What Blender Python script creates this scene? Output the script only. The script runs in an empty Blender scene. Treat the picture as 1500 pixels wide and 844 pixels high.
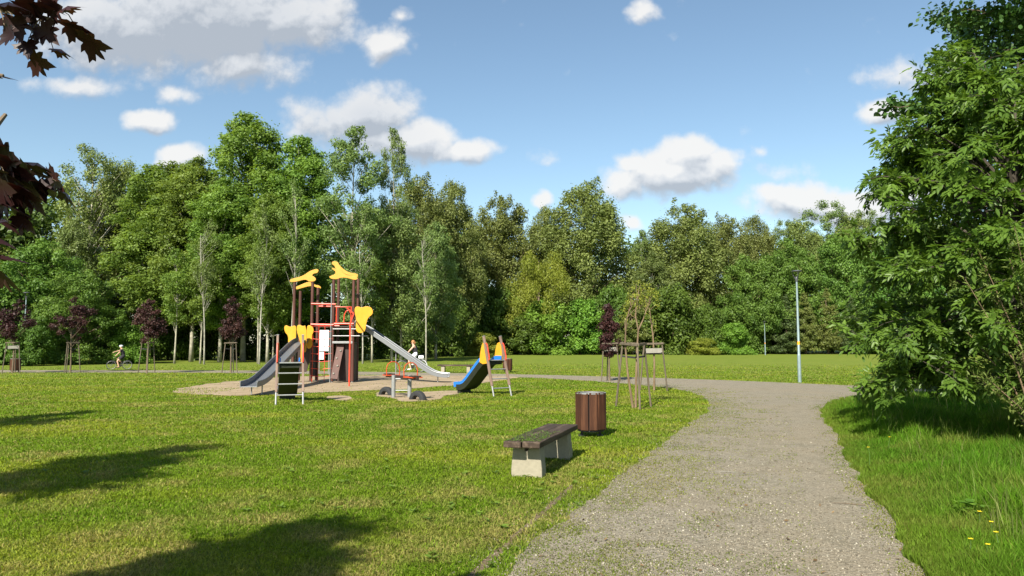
import bpy, bmesh, math, random
import numpy as np
from mathutils import Vector, Matrix

random.seed(7)
R = math.radians
sc = bpy.context.scene

# ------------------------------------------------------------------ camera
F, CH, PITCH = 1050.0, 1.7, R(4.41)
cam_d = bpy.data.cameras.new("camera")
cam_d.sensor_width = 36.0
cam_d.lens = F / 1500 * 36.0
cam_d.clip_start, cam_d.clip_end = 0.05, 3000
cam = bpy.data.objects.new("camera", cam_d)
cam.location = (0, 0, CH)
cam.rotation_euler = (R(90) + PITCH, 0, 0)
sc.collection.objects.link(cam)
sc.camera = cam

def ray(px, py):
    xc, yc = (px - 750) / F, (422 - py) / F
    return Vector((xc, math.cos(PITCH) - yc * math.sin(PITCH), math.sin(PITCH) + yc * math.cos(PITCH)))
def G(px, py, z=0.0):                      # ground point seen at a photo position
    d = ray(px, py); t = (z - CH) / d.z
    return (d.x * t, d.y * t)
def PD(px, py, Y):                         # point at depth Y seen at a photo position
    d = ray(px, py); t = Y / d.y
    return Vector((d.x * t, Y, CH + d.z * t))

# ------------------------------------------------------------------ sun, sky, exposure
ELEV = R(40)
TRAVEL = Vector((0.37, 0.93, 0)).normalized()
sun_d = bpy.data.lights.new("sun", 'SUN')
sun_d.energy = 5.0
sun_d.angle = R(0.53)
sun_d.color = (1.0, 0.93, 0.80)
sun = bpy.data.objects.new("sun", sun_d)
ld = Vector((TRAVEL.x * math.cos(ELEV), TRAVEL.y * math.cos(ELEV), -math.sin(ELEV)))
sun.rotation_euler = ld.to_track_quat('-Z', 'Y').to_euler()
sun.location = (-20, -30, 40)
sc.collection.objects.link(sun)

world = bpy.data.worlds.new("World")
sc.world = world
world.use_nodes = True
wt = world.node_tree
wt.nodes.clear()
WN, WL = wt.nodes.new, wt.links.new
def wmath(t, op, a, b=None, c=None, clamp=False):
    n = t.nodes.new('ShaderNodeMath'); n.operation = op; n.use_clamp = clamp
    for i, v in enumerate((a, b, c)):
        if v is None: continue
        if isinstance(v, (int, float)): n.inputs[i].default_value = v
        else: t.links.new(v, n.inputs[i])
    return n.outputs[0]
sky = WN('ShaderNodeTexSky')
sky.sky_type = 'NISHITA'
sky.sun_disc = False
sky.sun_elevation = ELEV
sky.sun_rotation = math.atan2(-TRAVEL.x, -TRAVEL.y)
sky.air_density, sky.dust_density, sky.ozone_density = 1.0, 0.6, 1.5
SKY_STRENGTH = 0.081
bg_sky = WN('ShaderNodeBackground'); bg_sky.inputs[1].default_value = SKY_STRENGTH
tint = WN('ShaderNodeMix'); tint.data_type, tint.blend_type = 'RGBA', 'MULTIPLY'; tint.inputs[0].default_value = 1.0
tint.inputs[7].default_value = (.97, 1.0, .93, 1)
WL(sky.outputs[0], tint.inputs[6]); WL(tint.outputs[2], bg_sky.inputs[0])

# clouds: soft blobs with given directions, edges broken by noise
CLOUDS = [  # photo cx, cy, rx, ry, weight
    (300, 30, 250, 92, 1.0), (190, 45, 190, 75, .95), (420, 30, 130, 65, .9), (270, 135, 40, 22, .55), (360, 95, 120, 50, .7),
    (115, 124, 110, 22, .55), (222, 175, 58, 24, .95), (265, 229, 46, 28, 1.0),
    (566, 60, 56, 36, .85), (585, 22, 18, 14, .4), (540, 165, 95, 56, .95), (620, 205, 80, 42, 1.0), (680, 224, 62, 28, .95), (480, 175, 80, 50, .7), (560, 205, 90, 42, .75),
    (985, 250, 118, 44, 1.1), (1000, 226, 62, 36, 1.1), (1045, 244, 56, 30, 1.0), (925, 262, 60, 36, .9), (930, 236, 38, 26, .9),
    (1180, 298, 92, 40, 1.15), (1150, 290, 60, 26, .9), (1250, 305, 75, 44, 1.1), (1320, 290, 90, 50, .8),
    (1300, 165, 50, 30, .95), (1325, 118, 78, 34, .55), (1390, 100, 60, 40, .5),
    (945, 17, 30, 20, .6), (792, 291, 18, 17, .8), (926, 325, 30, 18, .8), (803, 226, 34, 16, .3), (1150, 258, 60, 20, .35), (1118, 228, 22, 12, .35),
]
grp = bpy.data.node_groups.new("cloud_density", 'ShaderNodeTree')
grp.interface.new_socket("UV", in_out='INPUT', socket_type='NodeSocketVector')
grp.interface.new_socket("Density", in_out='OUTPUT', socket_type='NodeSocketFloat')
grp.interface.new_socket("Grey", in_out='OUTPUT', socket_type='NodeSocketFloat')
gi, go = grp.nodes.new('NodeGroupInput'), grp.nodes.new('NodeGroupOutput')
gl = grp.links.new
def gnoise(scale, detail, rough, vec):
    n = grp.nodes.new('ShaderNodeTexNoise')
    n.inputs['Scale'].default_value = scale; n.inputs['Detail'].default_value = detail; n.inputs['Roughness'].default_value = rough
    gl(vec, n.inputs['Vector']); return n
w1 = gnoise(9.0, 4, .55, gi.outputs[0])
vs = grp.nodes.new('ShaderNodeVectorMath'); vs.operation = 'SUBTRACT'; gl(w1.outputs['Color'], vs.inputs[0]); vs.inputs[1].default_value = (.5, .5, .5)
vm = grp.nodes.new('ShaderNodeVectorMath'); vm.operation = 'MULTIPLY_ADD'; gl(vs.outputs[0], vm.inputs[0]); vm.inputs[1].default_value = (.07, .05, 0); gl(gi.outputs[0], vm.inputs[2])
acc = None; gacc = None
GREYS = {0: 1.0, 1: .9, 4: .8, 10: .75, 13: .8, 14: .5, 5: .35, 25: .3}
for ci, (cx, cy, rx, ry, wgt) in enumerate(CLOUDS):
    d = ray(cx, cy)
    u, v = d.x / d.y, d.z / d.y
    s = grp.nodes.new('ShaderNodeVectorMath'); s.operation = 'SUBTRACT'; gl(vm.outputs[0], s.inputs[0]); s.inputs[1].default_value = (u, v, 0)
    k = grp.nodes.new('ShaderNodeVectorMath'); k.operation = 'MULTIPLY'; gl(s.outputs[0], k.inputs[0]); k.inputs[1].default_value = (F / rx, F / ry, 0)
    l = grp.nodes.new('ShaderNodeVectorMath'); l.operation = 'LENGTH'; gl(k.outputs[0], l.inputs[0])
    e = wmath(grp, 'SUBTRACT', 1.0, l.outputs['Value'])
    e = wmath(grp, 'MULTIPLY', wmath(grp, 'MAXIMUM', e, -.6), wgt) if True else e
    if ci in GREYS:
        ge = wmath(grp, 'MULTIPLY', wmath(grp, 'ADD', e, .15, clamp=True), GREYS[ci] * 1.6)
        gacc = ge if gacc is None else wmath(grp, 'MAXIMUM', gacc, ge)
    acc = e if acc is None else wmath(grp, 'SMOOTH_MAX', acc, e, .12)
n2 = gnoise(22.0, 7, .62, gi.outputs[0])
n3 = gnoise(7.0, 3, .5, gi.outputs[0])
n4 = gnoise(17.0, 5, .5, gi.outputs[0])
bil = wmath(grp, 'SUBTRACT', wmath(grp, 'ABSOLUTE', wmath(grp, 'MULTIPLY', wmath(grp, 'SUBTRACT', n4.outputs[0], .5), 2.0)), .2)
nz = wmath(grp, 'ADD', wmath(grp, 'MULTIPLY', wmath(grp, 'SUBTRACT', n2.outputs[0], .5), .62), wmath(grp, 'MULTIPLY', wmath(grp, 'SUBTRACT', n3.outputs[0], .5), .55))
nz = wmath(grp, 'ADD', nz, wmath(grp, 'MULTIPLY', bil, .55))
gl(wmath(grp, 'ADD', acc, nz), go.inputs[0]); gl(gacc, go.inputs[1])

tc = WN('ShaderNodeTexCoord')
sep = WN('ShaderNodeSeparateXYZ'); WL(tc.outputs['Generated'], sep.inputs[0])
yy = wmath(wt, 'MAXIMUM', sep.outputs[1], .05)
cu, cv = wmath(wt, 'DIVIDE', sep.outputs[0], yy), wmath(wt, 'DIVIDE', sep.outputs[2], yy)
GN = []
def cden(du, dv):
    cmb = WN('ShaderNodeCombineXYZ'); WL(wmath(wt, 'ADD', cu, du), cmb.inputs[0]); WL(wmath(wt, 'ADD', cv, dv), cmb.inputs[1])
    g = WN('ShaderNodeGroup'); g.node_tree = grp; WL(cmb.outputs[0], g.inputs[0]); GN.append(g); return g.outputs[0]
d0, d1, d2 = cden(0, 0), cden(-.006, .022), cden(-.002, .007)
mr = WN('ShaderNodeMapRange'); mr.interpolation_type = 'SMOOTHSTEP'
mr.inputs[1].default_value, mr.inputs[2].default_value = -.05, .46
WL(d0, mr.inputs[0])
front = wmath(wt, 'GREATER_THAN', sep.outputs[1], .06)
cmask = wmath(wt, 'MULTIPLY', wmath(wt, 'MULTIPLY', mr.outputs[0], front), .93)
lit = wmath(wt, 'ADD', wmath(wt, 'MULTIPLY', wmath(wt, 'SUBTRACT', d0, d1), 1.3), wmath(wt, 'MULTIPLY', wmath(wt, 'SUBTRACT', d0, d2), .9))
thick = WN('ShaderNodeMapRange'); thick.interpolation_type = 'SMOOTHSTEP'
thick.inputs[1].default_value, thick.inputs[2].default_value, thick.inputs[4].default_value = .35, 1.2, .25
WL(d0, thick.inputs[0])
lit = wmath(wt, 'SUBTRACT', wmath(wt, 'ADD', lit, .64), thick.outputs[0], clamp=True)
cr = WN('ShaderNodeValToRGB')
cr.color_ramp.elements[0].position, cr.color_ramp.elements[0].color = 0.0, (.50, .55, .62, 1)
cr.color_ramp.elements[1].position, cr.color_ramp.elements[1].color = 1.0, (1.0, .99, .97, 1)
m_ = cr.color_ramp.elements.new(.5); m_.color = (.78, .81, .85, 1)
lit = wmath(wt, 'SUBTRACT', lit, wmath(wt, 'MULTIPLY', GN[0].outputs[1], .42), clamp=True)
WL(lit, cr.inputs[0])
bg_c = WN('ShaderNodeBackground'); bg_c.inputs[1].default_value = .425
WL(cr.outputs[0], bg_c.inputs[0])
mixw = WN('ShaderNodeMixShader')
WL(cmask, mixw.inputs[0]); WL(bg_sky.outputs[0], mixw.inputs[1]); WL(bg_c.outputs[0], mixw.inputs[2])
wo = WN('ShaderNodeOutputWorld'); WL(mixw.outputs[0], wo.inputs[0])

sc.view_settings.view_transform = 'Standard'
sc.view_settings.look = 'None'
sc.view_settings.gamma = 1.0
sc.view_settings.use_curve_mapping = False
sc.view_settings.exposure = 1.16
sc.render.engine = 'CYCLES'
cy = sc.cycles
cy.max_bounces, cy.diffuse_bounces, cy.glossy_bounces, cy.transmission_bounces, cy.transparent_max_bounces = 5, 3, 2, 3, 4
cy.caustics_reflective = cy.caustics_refractive = False
cy.use_denoising = True
try: cy.denoiser = 'OPENIMAGEDENOISE'
except Exception: pass
cy.sample_clamp_indirect = 6
sc.render.film_transparent = False

# ------------------------------------------------------------------ helpers: noise, meshes, objects
rng = np.random.default_rng(11)
_H = rng.random((256, 256))
def vnoise(x, y):
    xi, yi = np.floor(x).astype(int), np.floor(y).astype(int)
    fx, fy = x - xi, y - yi
    fx, fy = fx * fx * (3 - 2 * fx), fy * fy * (3 - 2 * fy)
    a, b = _H[xi % 256, yi % 256], _H[(xi + 1) % 256, yi % 256]
    c, d = _H[xi % 256, (yi + 1) % 256], _H[(xi + 1) % 256, (yi + 1) % 256]
    return (a * (1 - fx) + b * fx) * (1 - fy) + (c * (1 - fx) + d * fx) * fy
def fbm(x, y, o=4):
    s, a, t = 0, .5, 0
    for i in range(o):
        s = s + a * vnoise(x * 2 ** i + 17.3 * i, y * 2 ** i + 5.1 * i); t += a; a *= .5
    return s / t
def inside(poly, x, y):
    r = np.zeros(len(x), bool)
    P = np.array(poly)
    for (x1, y1), (x2, y2) in zip(P, np.roll(P, -1, 0)):
        if y1 == y2: continue
        c = ((y1 > y) != (y2 > y)) & (x < (x2 - x1) * (y - y1) / (y2 - y1) + x1)
        r ^= c
    return r
def edge_dist(poly, x, y):
    best = np.full(len(x), 1e9)
    P = np.array(poly)
    for a, b in zip(P, np.roll(P, -1, 0)):
        ab = b - a; L2 = ab @ ab + 1e-12
        t = np.clip(((x - a[0]) * ab[0] + (y - a[1]) * ab[1]) / L2, 0, 1)
        best = np.minimum(best, np.hypot(x - a[0] - t * ab[0], y - a[1] - t * ab[1]))
    return best

def np_mesh(name, V, faces, attrs=None, cols=None, smooth=False):
    """faces: list of (N,k) int arrays"""
    me = bpy.data.meshes.new(name)
    V = np.asarray(V, np.float32)
    me.vertices.add(len(V)); me.vertices.foreach_set("co", V.ravel())
    li = np.concatenate([np.asarray(f).ravel() for f in faces]).astype(np.int32)
    ks = np.concatenate([np.full(len(f), np.asarray(f).shape[1], np.int32) for f in faces])
    st = np.concatenate([[0], np.cumsum(ks)[:-1]]).astype(np.int32)
    me.loops.add(len(li)); me.loops.foreach_set("vertex_index", li)
    me.polygons.add(len(ks)); me.polygons.foreach_set("loop_start", st)
    if smooth: me.polygons.foreach_set("use_smooth", np.ones(len(ks), bool))
    me.update(calc_edges=True)
    for k, a in (attrs or {}).items():
        at = me.attributes.new(k, 'FLOAT', 'POINT'); at.data.foreach_set("value", np.asarray(a, np.float32))
    for k, a in (cols or {}).items():
        at = me.attributes.new(k, 'FLOAT_COLOR', 'POINT')
        c = np.ones((len(V), 4), np.float32); c[:, :3] = a
        at.data.foreach_set("color", c.ravel())
    return me
def link(name, me, mat=None, parent=None):
    o = bpy.data.objects.new(name, me)
    sc.collection.objects.link(o)
    if mat is not None and len(me.materials) == 0: me.materials.append(mat)
    if parent is not None: o.parent = parent
    return o
def tag(o, label=None, cat=None, group=None, kind=None):
    if label: o["label"] = label
    if cat: o["category"] = cat
    if group: o["group"] = group
    if kind: o["kind"] = kind
    return o
def empty(name, loc=(0, 0, 0), rz=0.0, label=None, cat=None, group=None):
    o = bpy.data.objects.new(name, None)
    o.empty_display_size = .2
    sc.collection.objects.link(o)
    o.location = loc; o.rotation_euler = (0, 0, rz)
    return tag(o, label, cat, group)
def copy_tree(o, parent=None):
    c = o.copy(); sc.collection.objects.link(c)
    if parent is not None: c.parent = parent
    for ch in o.children: copy_tree(ch, c)
    return c

class MB:
    def __init__(s): s.v, s.f = [], []
    def add(s, vs, fs):
        n = len(s.v); s.v += [tuple(v) for v in vs]; s.f += [tuple(i + n for i in f) for f in fs]; return s
    def box(s, c, d, rot=None):
        hx, hy, hz = d[0] / 2, d[1] / 2, d[2] / 2
        vs = [Vector((x, y, z)) for x in (-hx, hx) for y in (-hy, hy) for z in (-hz, hz)]
        if rot is not None: vs = [rot @ v for v in vs]
        c = Vector(c)
        return s.add([v + c for v in vs], [(0, 1, 3, 2), (4, 6, 7, 5), (0, 4, 5, 1), (2, 3, 7, 6), (0, 2, 6, 4), (1, 5, 7, 3)])
    def bar(s, a, b, w, h, up=(0, 0, 1)):
        a, b = Vector(a), Vector(b); y = (b - a); L = y.length; y.normalize()
        x = y.cross(Vector(up))
        if x.length < 1e-3: x = y.cross(Vector((1, 0, 0)))
        x.normalize(); z = x.cross(y)
        m = Matrix((x, y, z)).transposed()
        return s.box((a + b) / 2, (w, L, h), m)
    def tube(s, pts, r, n=8, cap=True):
        pts = [Vector(p) for p in pts]
        rs = r if isinstance(r, (list, tuple)) else [r] * len(pts)
        t0 = (pts[1] - pts[0]).normalized()
        ref = Vector((0, 0, 1)) if abs(t0.z) < .9 else Vector((1, 0, 0))
        x = t0.cross(ref).normalized()
        vs = []
        for i, p in enumerate(pts):
            t = (pts[min(i + 1, len(pts) - 1)] - pts[max(i - 1, 0)]).normalized()
            x = (x - t * x.dot(t)).normalized(); y = t.cross(x)
            for k in range(n):
                a = 2 * math.pi * k / n
                vs.append(p + (x * math.cos(a) + y * math.sin(a)) * rs[i])
        fs = []
        for i in range(len(pts) - 1):
            for k in range(n):
                fs.append((i * n + k, i * n + (k + 1) % n, (i + 1) * n + (k + 1) % n, (i + 1) * n + k))
        if cap:
            fs.append(tuple(range(n))[::-1]); fs.append(tuple((len(pts) - 1) * n + k for k in range(n)))
        return s.add(vs, fs)
    def prism(s, out, y0, y1, frame=None):
        """outline in local x,z extruded along y"""
        n = len(out)
        vs = [Vector((x, y0, z)) for x, z in out] + [Vector((x, y1, z)) for x, z in out]
        if frame is not None: vs = [frame @ v for v in vs]
        fs = [tuple(range(n)), tuple(range(2 * n - 1, n - 1, -1))]
        for i in range(n): fs.append((i, i + n, (i + 1) % n + n, (i + 1) % n))
        return s.add(vs, fs)
    def ball(s, c, r, n=8, m=6, sq=(1, 1, 1)):
        c = Vector(c); vs, fs = [], []
        for i in range(m + 1):
            th = math.pi * i / m
            for k in range(n):
                a = 2 * math.pi * k / n
                vs.append(c + Vector((math.sin(th) * math.cos(a) * sq[0], math.sin(th) * math.sin(a) * sq[1], math.cos(th) * sq[2])) * r)
        for i in range(m):
            for k in range(n): fs.append((i * n + k, (i + 1) * n + k, (i + 1) * n + (k + 1) % n, i * n + (k + 1) % n))
        return s.add(vs, fs)
    def lathe(s, prof, c=(0, 0, 0), n=20):
        c = Vector(c); vs, fs = [], []
        for r, z in prof:
            for k in range(n):
                a = 2 * math.pi * k / n; vs.append(c + Vector((r * math.cos(a), r * math.sin(a), z)))
        for i in range(len(prof) - 1):
            for k in range(n): fs.append((i * n + k, i * n + (k + 1) % n, (i + 1) * n + (k + 1) % n, (i + 1) * n + k))
        return s.add(vs, fs)
    def build(s, name, mat, parent=None, bevel=0, smooth=False):
        me = bpy.data.meshes.new(name)
        me.from_pydata(s.v, [], s.f); me.update()
        bm = bmesh.new(); bm.from_mesh(me)
        bmesh.ops.remove_doubles(bm, verts=bm.verts, dist=1e-5)
        bmesh.ops.recalc_face_normals(bm, faces=bm.faces)
        bm.to_mesh(me); bm.free()
        if smooth:
            me.polygons.foreach_set("use_smooth", np.ones(len(me.polygons), bool))
            try: me.set_sharp_from_angle(angle=R(40))
            except Exception: pass
        o = link(name, me, mat, parent)
        if bevel:
            b = o.modifiers.new("bevel", 'BEVEL'); b.width = bevel; b.segments = 2; b.limit_method = 'ANGLE'
        return o

# ------------------------------------------------------------------ materials
def new_mat(name):
    m = bpy.data.materials.new(name); m.use_nodes = True
    t = m.node_tree; b = t.nodes['Principled BSDF']
    return m, t, b
def N(t, typ, **kw):
    n = t.nodes.new(typ)
    for k, v in kw.items(): setattr(n, k, v)
    return n
def noise(t, scale, detail=4, rough=.55, coord='Object', stretch=None):
    c = N(t, 'ShaderNodeTexCoord')
    src = c.outputs[coord]
    if stretch is not None:
        mp = N(t, 'ShaderNodeMapping'); mp.inputs['Scale'].default_value = stretch
        t.links.new(src, mp.inputs[0]); src = mp.outputs[0]
    n = N(t, 'ShaderNodeTexNoise'); n.inputs['Scale'].default_value = scale; n.inputs['Detail'].default_value = detail; n.inputs['Roughness'].default_value = rough
    t.links.new(src, n.inputs['Vector']); return n.outputs[0]
def ramp(t, src, stops):
    r = N(t, 'ShaderNodeValToRGB'); e = r.color_ramp.elements
    e[0].position, e[0].color = stops[0][0], (*stops[0][1], 1)
    e[1].position, e[1].color = stops[-1][0], (*stops[-1][1], 1)
    for p, c in stops[1:-1]:
        q = e.new(p); q.color = (*c, 1)
    t.links.new(src, r.inputs[0]); return r.outputs[0]
def mixc(t, fac, a, b, mode='MIX'):
    m = N(t, 'ShaderNodeMix', data_type='RGBA', blend_type=mode)
    for i, v in ((0, fac), (6, a), (7, b)):
        if isinstance(v, (int, float)): m.inputs[i].default_value = v
        elif isinstance(v, tuple): m.inputs[i].default_value = (*v, 1)
        else: t.links.new(v, m.inputs[i])
    return m.outputs[2]
def bump(t, b, h, strength=.3, dist=.01):
    n = N(t, 'ShaderNodeBump'); n.inputs['Strength'].default_value = strength; n.inputs['Distance'].default_value = dist
    t.links.new(h, n.inputs['Height']); t.links.new(n.outputs[0], b.inputs['Normal'])
def simple(name, col, rough=.5, metal=0, var=.15, scale=8, bumpk=.1, stretch=None, spec=.4, dirt=None):
    m, t, b = new_mat(name)
    n = noise(t, scale, 5, .6, stretch=stretch)
    lo, hi = tuple(c * (1 - var) for c in col), tuple(min(1, c * (1 + var)) for c in col)
    c = ramp(t, n, [(.3, lo), (.7, hi)])
    if dirt:
        d = noise(t, 3, 6, .65)
        f = ramp(t, d, [(.52, (0, 0, 0)), (.72, (.6, .6, .6))])
        c = mixc(t, f, c, dirt)
    t.links.new(c, b.inputs['Base Color'])
    b.inputs['Roughness'].default_value = rough; b.inputs['Metallic'].default_value = metal
    b.inputs['Specular IOR Level'].default_value = spec
    if bumpk: bump(t, b, n, bumpk, .004)
    return m
def leaf_mat(name, dark, light, trans=.3, rough=.5, spec=.25, tint=(1.25, 1.2, .6)):
    m = bpy.data.materials.new(name); m.use_nodes = True
    t = m.node_tree; b = t.nodes['Principled BSDF']; out = t.nodes['Material Output']
    a = N(t, 'ShaderNodeAttribute', attribute_name='var')
    oi = N(t, 'ShaderNodeObjectInfo')
    c = ramp(t, a.outputs['Fac'], [(0, dark), (1, light)])
    hs = N(t, 'ShaderNodeHueSaturation')
    mr = N(t, 'ShaderNodeMapRange'); mr.inputs[3].default_value, mr.inputs[4].default_value = .98, 1.34
    t.links.new(oi.outputs['Random'], mr.inputs[0]); t.links.new(mr.outputs[0], hs.inputs['Value'])
    mh = N(t, 'ShaderNodeMapRange'); mh.inputs[3].default_value, mh.inputs[4].default_value = .488, .512
    t.links.new(oi.outputs['Random'], mh.inputs[0]); t.links.new(mh.outputs[0], hs.inputs['Hue'])
    t.links.new(c, hs.inputs['Color']); c = hs.outputs[0]
    t.links.new(c, b.inputs['Base Color'])
    b.inputs['Roughness'].default_value = rough; b.inputs['Specular IOR Level'].default_value = spec
    tr = N(t, 'ShaderNodeBsdfTranslucent')
    t.links.new(mixc(t, 1.0, c, tint, 'MULTIPLY'), tr.inputs[0])
    mx = N(t, 'ShaderNodeMixShader'); mx.inputs[0].default_value = trans
    t.links.new(b.outputs[0], mx.inputs[1]); t.links.new(tr.outputs[0], mx.inputs[2]); t.links.new(mx.outputs[0], out.inputs[0])
    return m
def attr_leaf_mat(name, attr, trans=.3, rough=.55, spec=.2):
    m = bpy.data.materials.new(name); m.use_nodes = True
    t = m.node_tree; b = t.nodes['Principled BSDF']; out = t.nodes['Material Output']
    a = N(t, 'ShaderNodeAttribute', attribute_name=attr)
    t.links.new(a.outputs['Color'], b.inputs['Base Color'])
    b.inputs['Roughness'].default_value = rough; b.inputs['Specular IOR Level'].default_value = spec
    tr = N(t, 'ShaderNodeBsdfTranslucent'); t.links.new(mixc(t, 1.0, a.outputs['Color'], (1.25, 1.15, .6), 'MULTIPLY'), tr.inputs[0])
    mx = N(t, 'ShaderNodeMixShader'); mx.inputs[0].default_value = trans
    t.links.new(b.outputs[0], mx.inputs[1]); t.links.new(tr.outputs[0], mx.inputs[2]); t.links.new(mx.outputs[0], out.inputs[0])
    return m

M = {}
M['steel'] = simple('brushed_steel', (.19, .20, .212), .45, .55, .08, 30, .03)
M['galv'] = simple('galvanised_metal', (.26, .268, .27), .5, .4, .12, 12, .03)
M['brown_post'] = simple('brown_stained_wood', (.072, .026, .018), .6, 0, .3, 6, .15, (1, 1, .12))
M['grey_wood'] = simple('weathered_stake_wood', (.105, .086, .062), .8, 0, .35, 9, .3, (1, 1, .1), .2)
M['ladder_wood'] = simple('ladder_rail_wood', (.17, .115, .09), .6, 0, .3, 9, .15, (1, 1, .15))
M['red'] = simple('red_painted_metal', (.62, .055, .025), .4, 0, .1, 10, .02, dirt=(.35, .05, .03))
M['orange'] = simple('orange_painted_metal', (.42, .058, .015), .4, 0, .1, 10, .02)
M['yellow'] = simple('yellow_plastic_board', (.52, .262, .014), .42, 0, .06, 5, .02, dirt=(.52, .30, .04))
M['ochre'] = simple('yellow_roof_board', (.50, .255, .032), .5, 0, .08, 5, .02, dirt=(.50, .28, .05))
M['blue'] = simple('blue_plastic', (.015, .14, .50), .35, 0, .06, 5, .02)
M['dark_green'] = simple('dark_green_plastic', (.012, .016, .008), .6, 0, .2, 4, .05)
M['dark_panel'] = simple('dark_brown_panel', (.035, .02, .016), .6, 0, .3, 5, .1, (1, 1, .2))
M['rubber'] = simple('black_rubber', (.022, .023, .025), .8, 0, .25, 15, .2)
M['white'] = simple('white_board', (.62, .64, .68), .5, 0, .04, 5, .02, dirt=(.6, .6, .58))
M['pale_board'] = simple('pale_plank', (.20, .19, .165), .75, 0, .15, 7, .1)
M['concrete'] = simple('cast_concrete', (.25, .228, .172), .9, 0, .12, 18, .35, spec=.2, dirt=(.27, .25, .19))
M['black_metal'] = simple('black_painted_metal', (.015, .015, .016), .5, 0, .2, 10, .05)
M['lamp_pole'] = simple('grey_green_pole_paint', (.22, .29, .30), .4, .35, .12, 5, .02)
M['lamp_head'] = simple('dark_lamp_housing', (.06, .065, .07), .5, .2, .1, 5, .02)
M['sticker'] = simple('orange_sticker', (.85, .33, .02), .5, 0, .05, 5, 0)
M['skin'] = simple('skin', (.55, .32, .23), .55, 0, .06, 10, 0)
M['white_cloth'] = simple('white_cloth', (.75, .75, .76), .85, 0, .05, 20, .1)
M['black_cloth'] = simple('black_cloth', (.018, .018, .022), .9, 0, .2, 20, .1)
M['hair'] = simple('ginger_hair', (.33, .15, .055), .6, 0, .25, 40, .2)
M['helmet'] = simple('pale_helmet', (.55, .58, .62), .4, 0, .08, 8, 0)
M['bike_frame'] = simple('dark_bike_paint', (.03, .035, .04), .4, .2, .1, 10, 0)
M['bark_pale'] = simple('pale_bark', (.30, .28, .22), .85, 0, .4, 3.5, .3, (1, 1, .6), .15, dirt=(.12, .11, .09))
M['bark_dark'] = simple('brown_bark', (.13, .10, .07), .9, 0, .35, 5, .4, (1, 1, .35), .15)
M['bark_grey'] = simple('grey_brown_bark', (.062, .054, .042), .9, 0, .35, 5, .4, (1, 1, .35), .15)  # walnut bark, darker and greyer than the brown bark
M['bark_tan'] = simple('tan_young_bark', (.165, .118, .074), .85, 0, .45, 7, .2, (1, 1, .3), .15, dirt=(.11, .065, .045))
M['aspen'] = leaf_mat('aspen_leaves', (.070, .126, .020), (.180, .260, .048), .45)
M['poplar'] = leaf_mat('olive_poplar_leaves', (.064, .092, .020), (.185, .222, .062), .32, .5, .25)
M['grey_poplar'] = leaf_mat('grey_green_leaves', (.060, .100, .022), (.155, .205, .060), .30)
M['maple'] = leaf_mat('bright_green_leaves', (.052, .115, .018), (.135, .225, .040), .40)
M['willow'] = leaf_mat('yellow_green_leaves', (.125, .165, .018), (.27, .30, .050), .42)
M['conifer'] = leaf_mat('conifer_sprays', (.055, .080, .016), (.130, .150, .035), .15)
M['darkconifer'] = leaf_mat('dark_conifer_sprays', (.028, .048, .014), (.070, .098, .028), .12)
M['shrub'] = leaf_mat('deep_green_leaves', (.040, .080, .012), (.105, .170, .026), .38)
M['brightshrub'] = leaf_mat('fresh_green_leaves', (.060, .130, .014), (.140, .235, .030), .34)
M['wood'] = leaf_mat('dark_wood_leaves', (.030, .055, .012), (.075, .115, .024), .3)  # darker leaf greens for the mass of the distant wood
M['plum'] = leaf_mat('purple_leaves', (.020, .009, .009), (.050, .021, .019), .12, .5, .2, (1.3, .7, .6))
M['purple_maple'] = leaf_mat('purple_maple_leaves', (.012, .006, .007), (.034, .013, .011), .14, .45, .25, (1.9, .9, .5))
M['walnut'] = leaf_mat('glossy_compound_leaves', (.040, .098, .012), (.120, .222, .032), .42, .42, .28)
M['dark_maple'] = leaf_mat('dark_tree_leaves', (.025, .058, .014), (.070, .125, .028), .28, .42, .35)
M['osier'] = leaf_mat('narrow_willow_leaves', (.060, .100, .020), (.150, .190, .045), .3)

def wood_plank(name, base, light, streak=(1, 1, .08), s=14, moss=None):
    m, t, b = new_mat(name)
    n = noise(t, s, 6, .65, stretch=streak)
    n2 = noise(t, 2.2, 4, .6)
    c = ramp(t, n, [(.25, tuple(x * .55 for x in base)), (.5, base), (.78, light)])
    c = mixc(t, ramp(t, n2, [(.45, (0, 0, 0)), (.75, (.5, .5, .5))]), c, tuple(x * .5 for x in base))
    if moss:
        c = mixc(t, ramp(t, noise(t, 5, 6, .7), [(.55, (0, 0, 0)), (.66, (.8, .8, .8))]), c, moss)
    t.links.new(c, b.inputs['Base Color']); b.inputs['Roughness'].default_value = .75; b.inputs['Specular IOR Level'].default_value = .25
    bump(t, b, n, .5, .006)
    return m
M['bin_slat'] = wood_plank('stained_bin_slat', (.046, .017, .008), (.115, .048, .022))
M['bench_plank'] = wood_plank('old_bench_plank', (.050, .034, .024), (.175, .128, .092), (1, .08, 1), 16)

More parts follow.
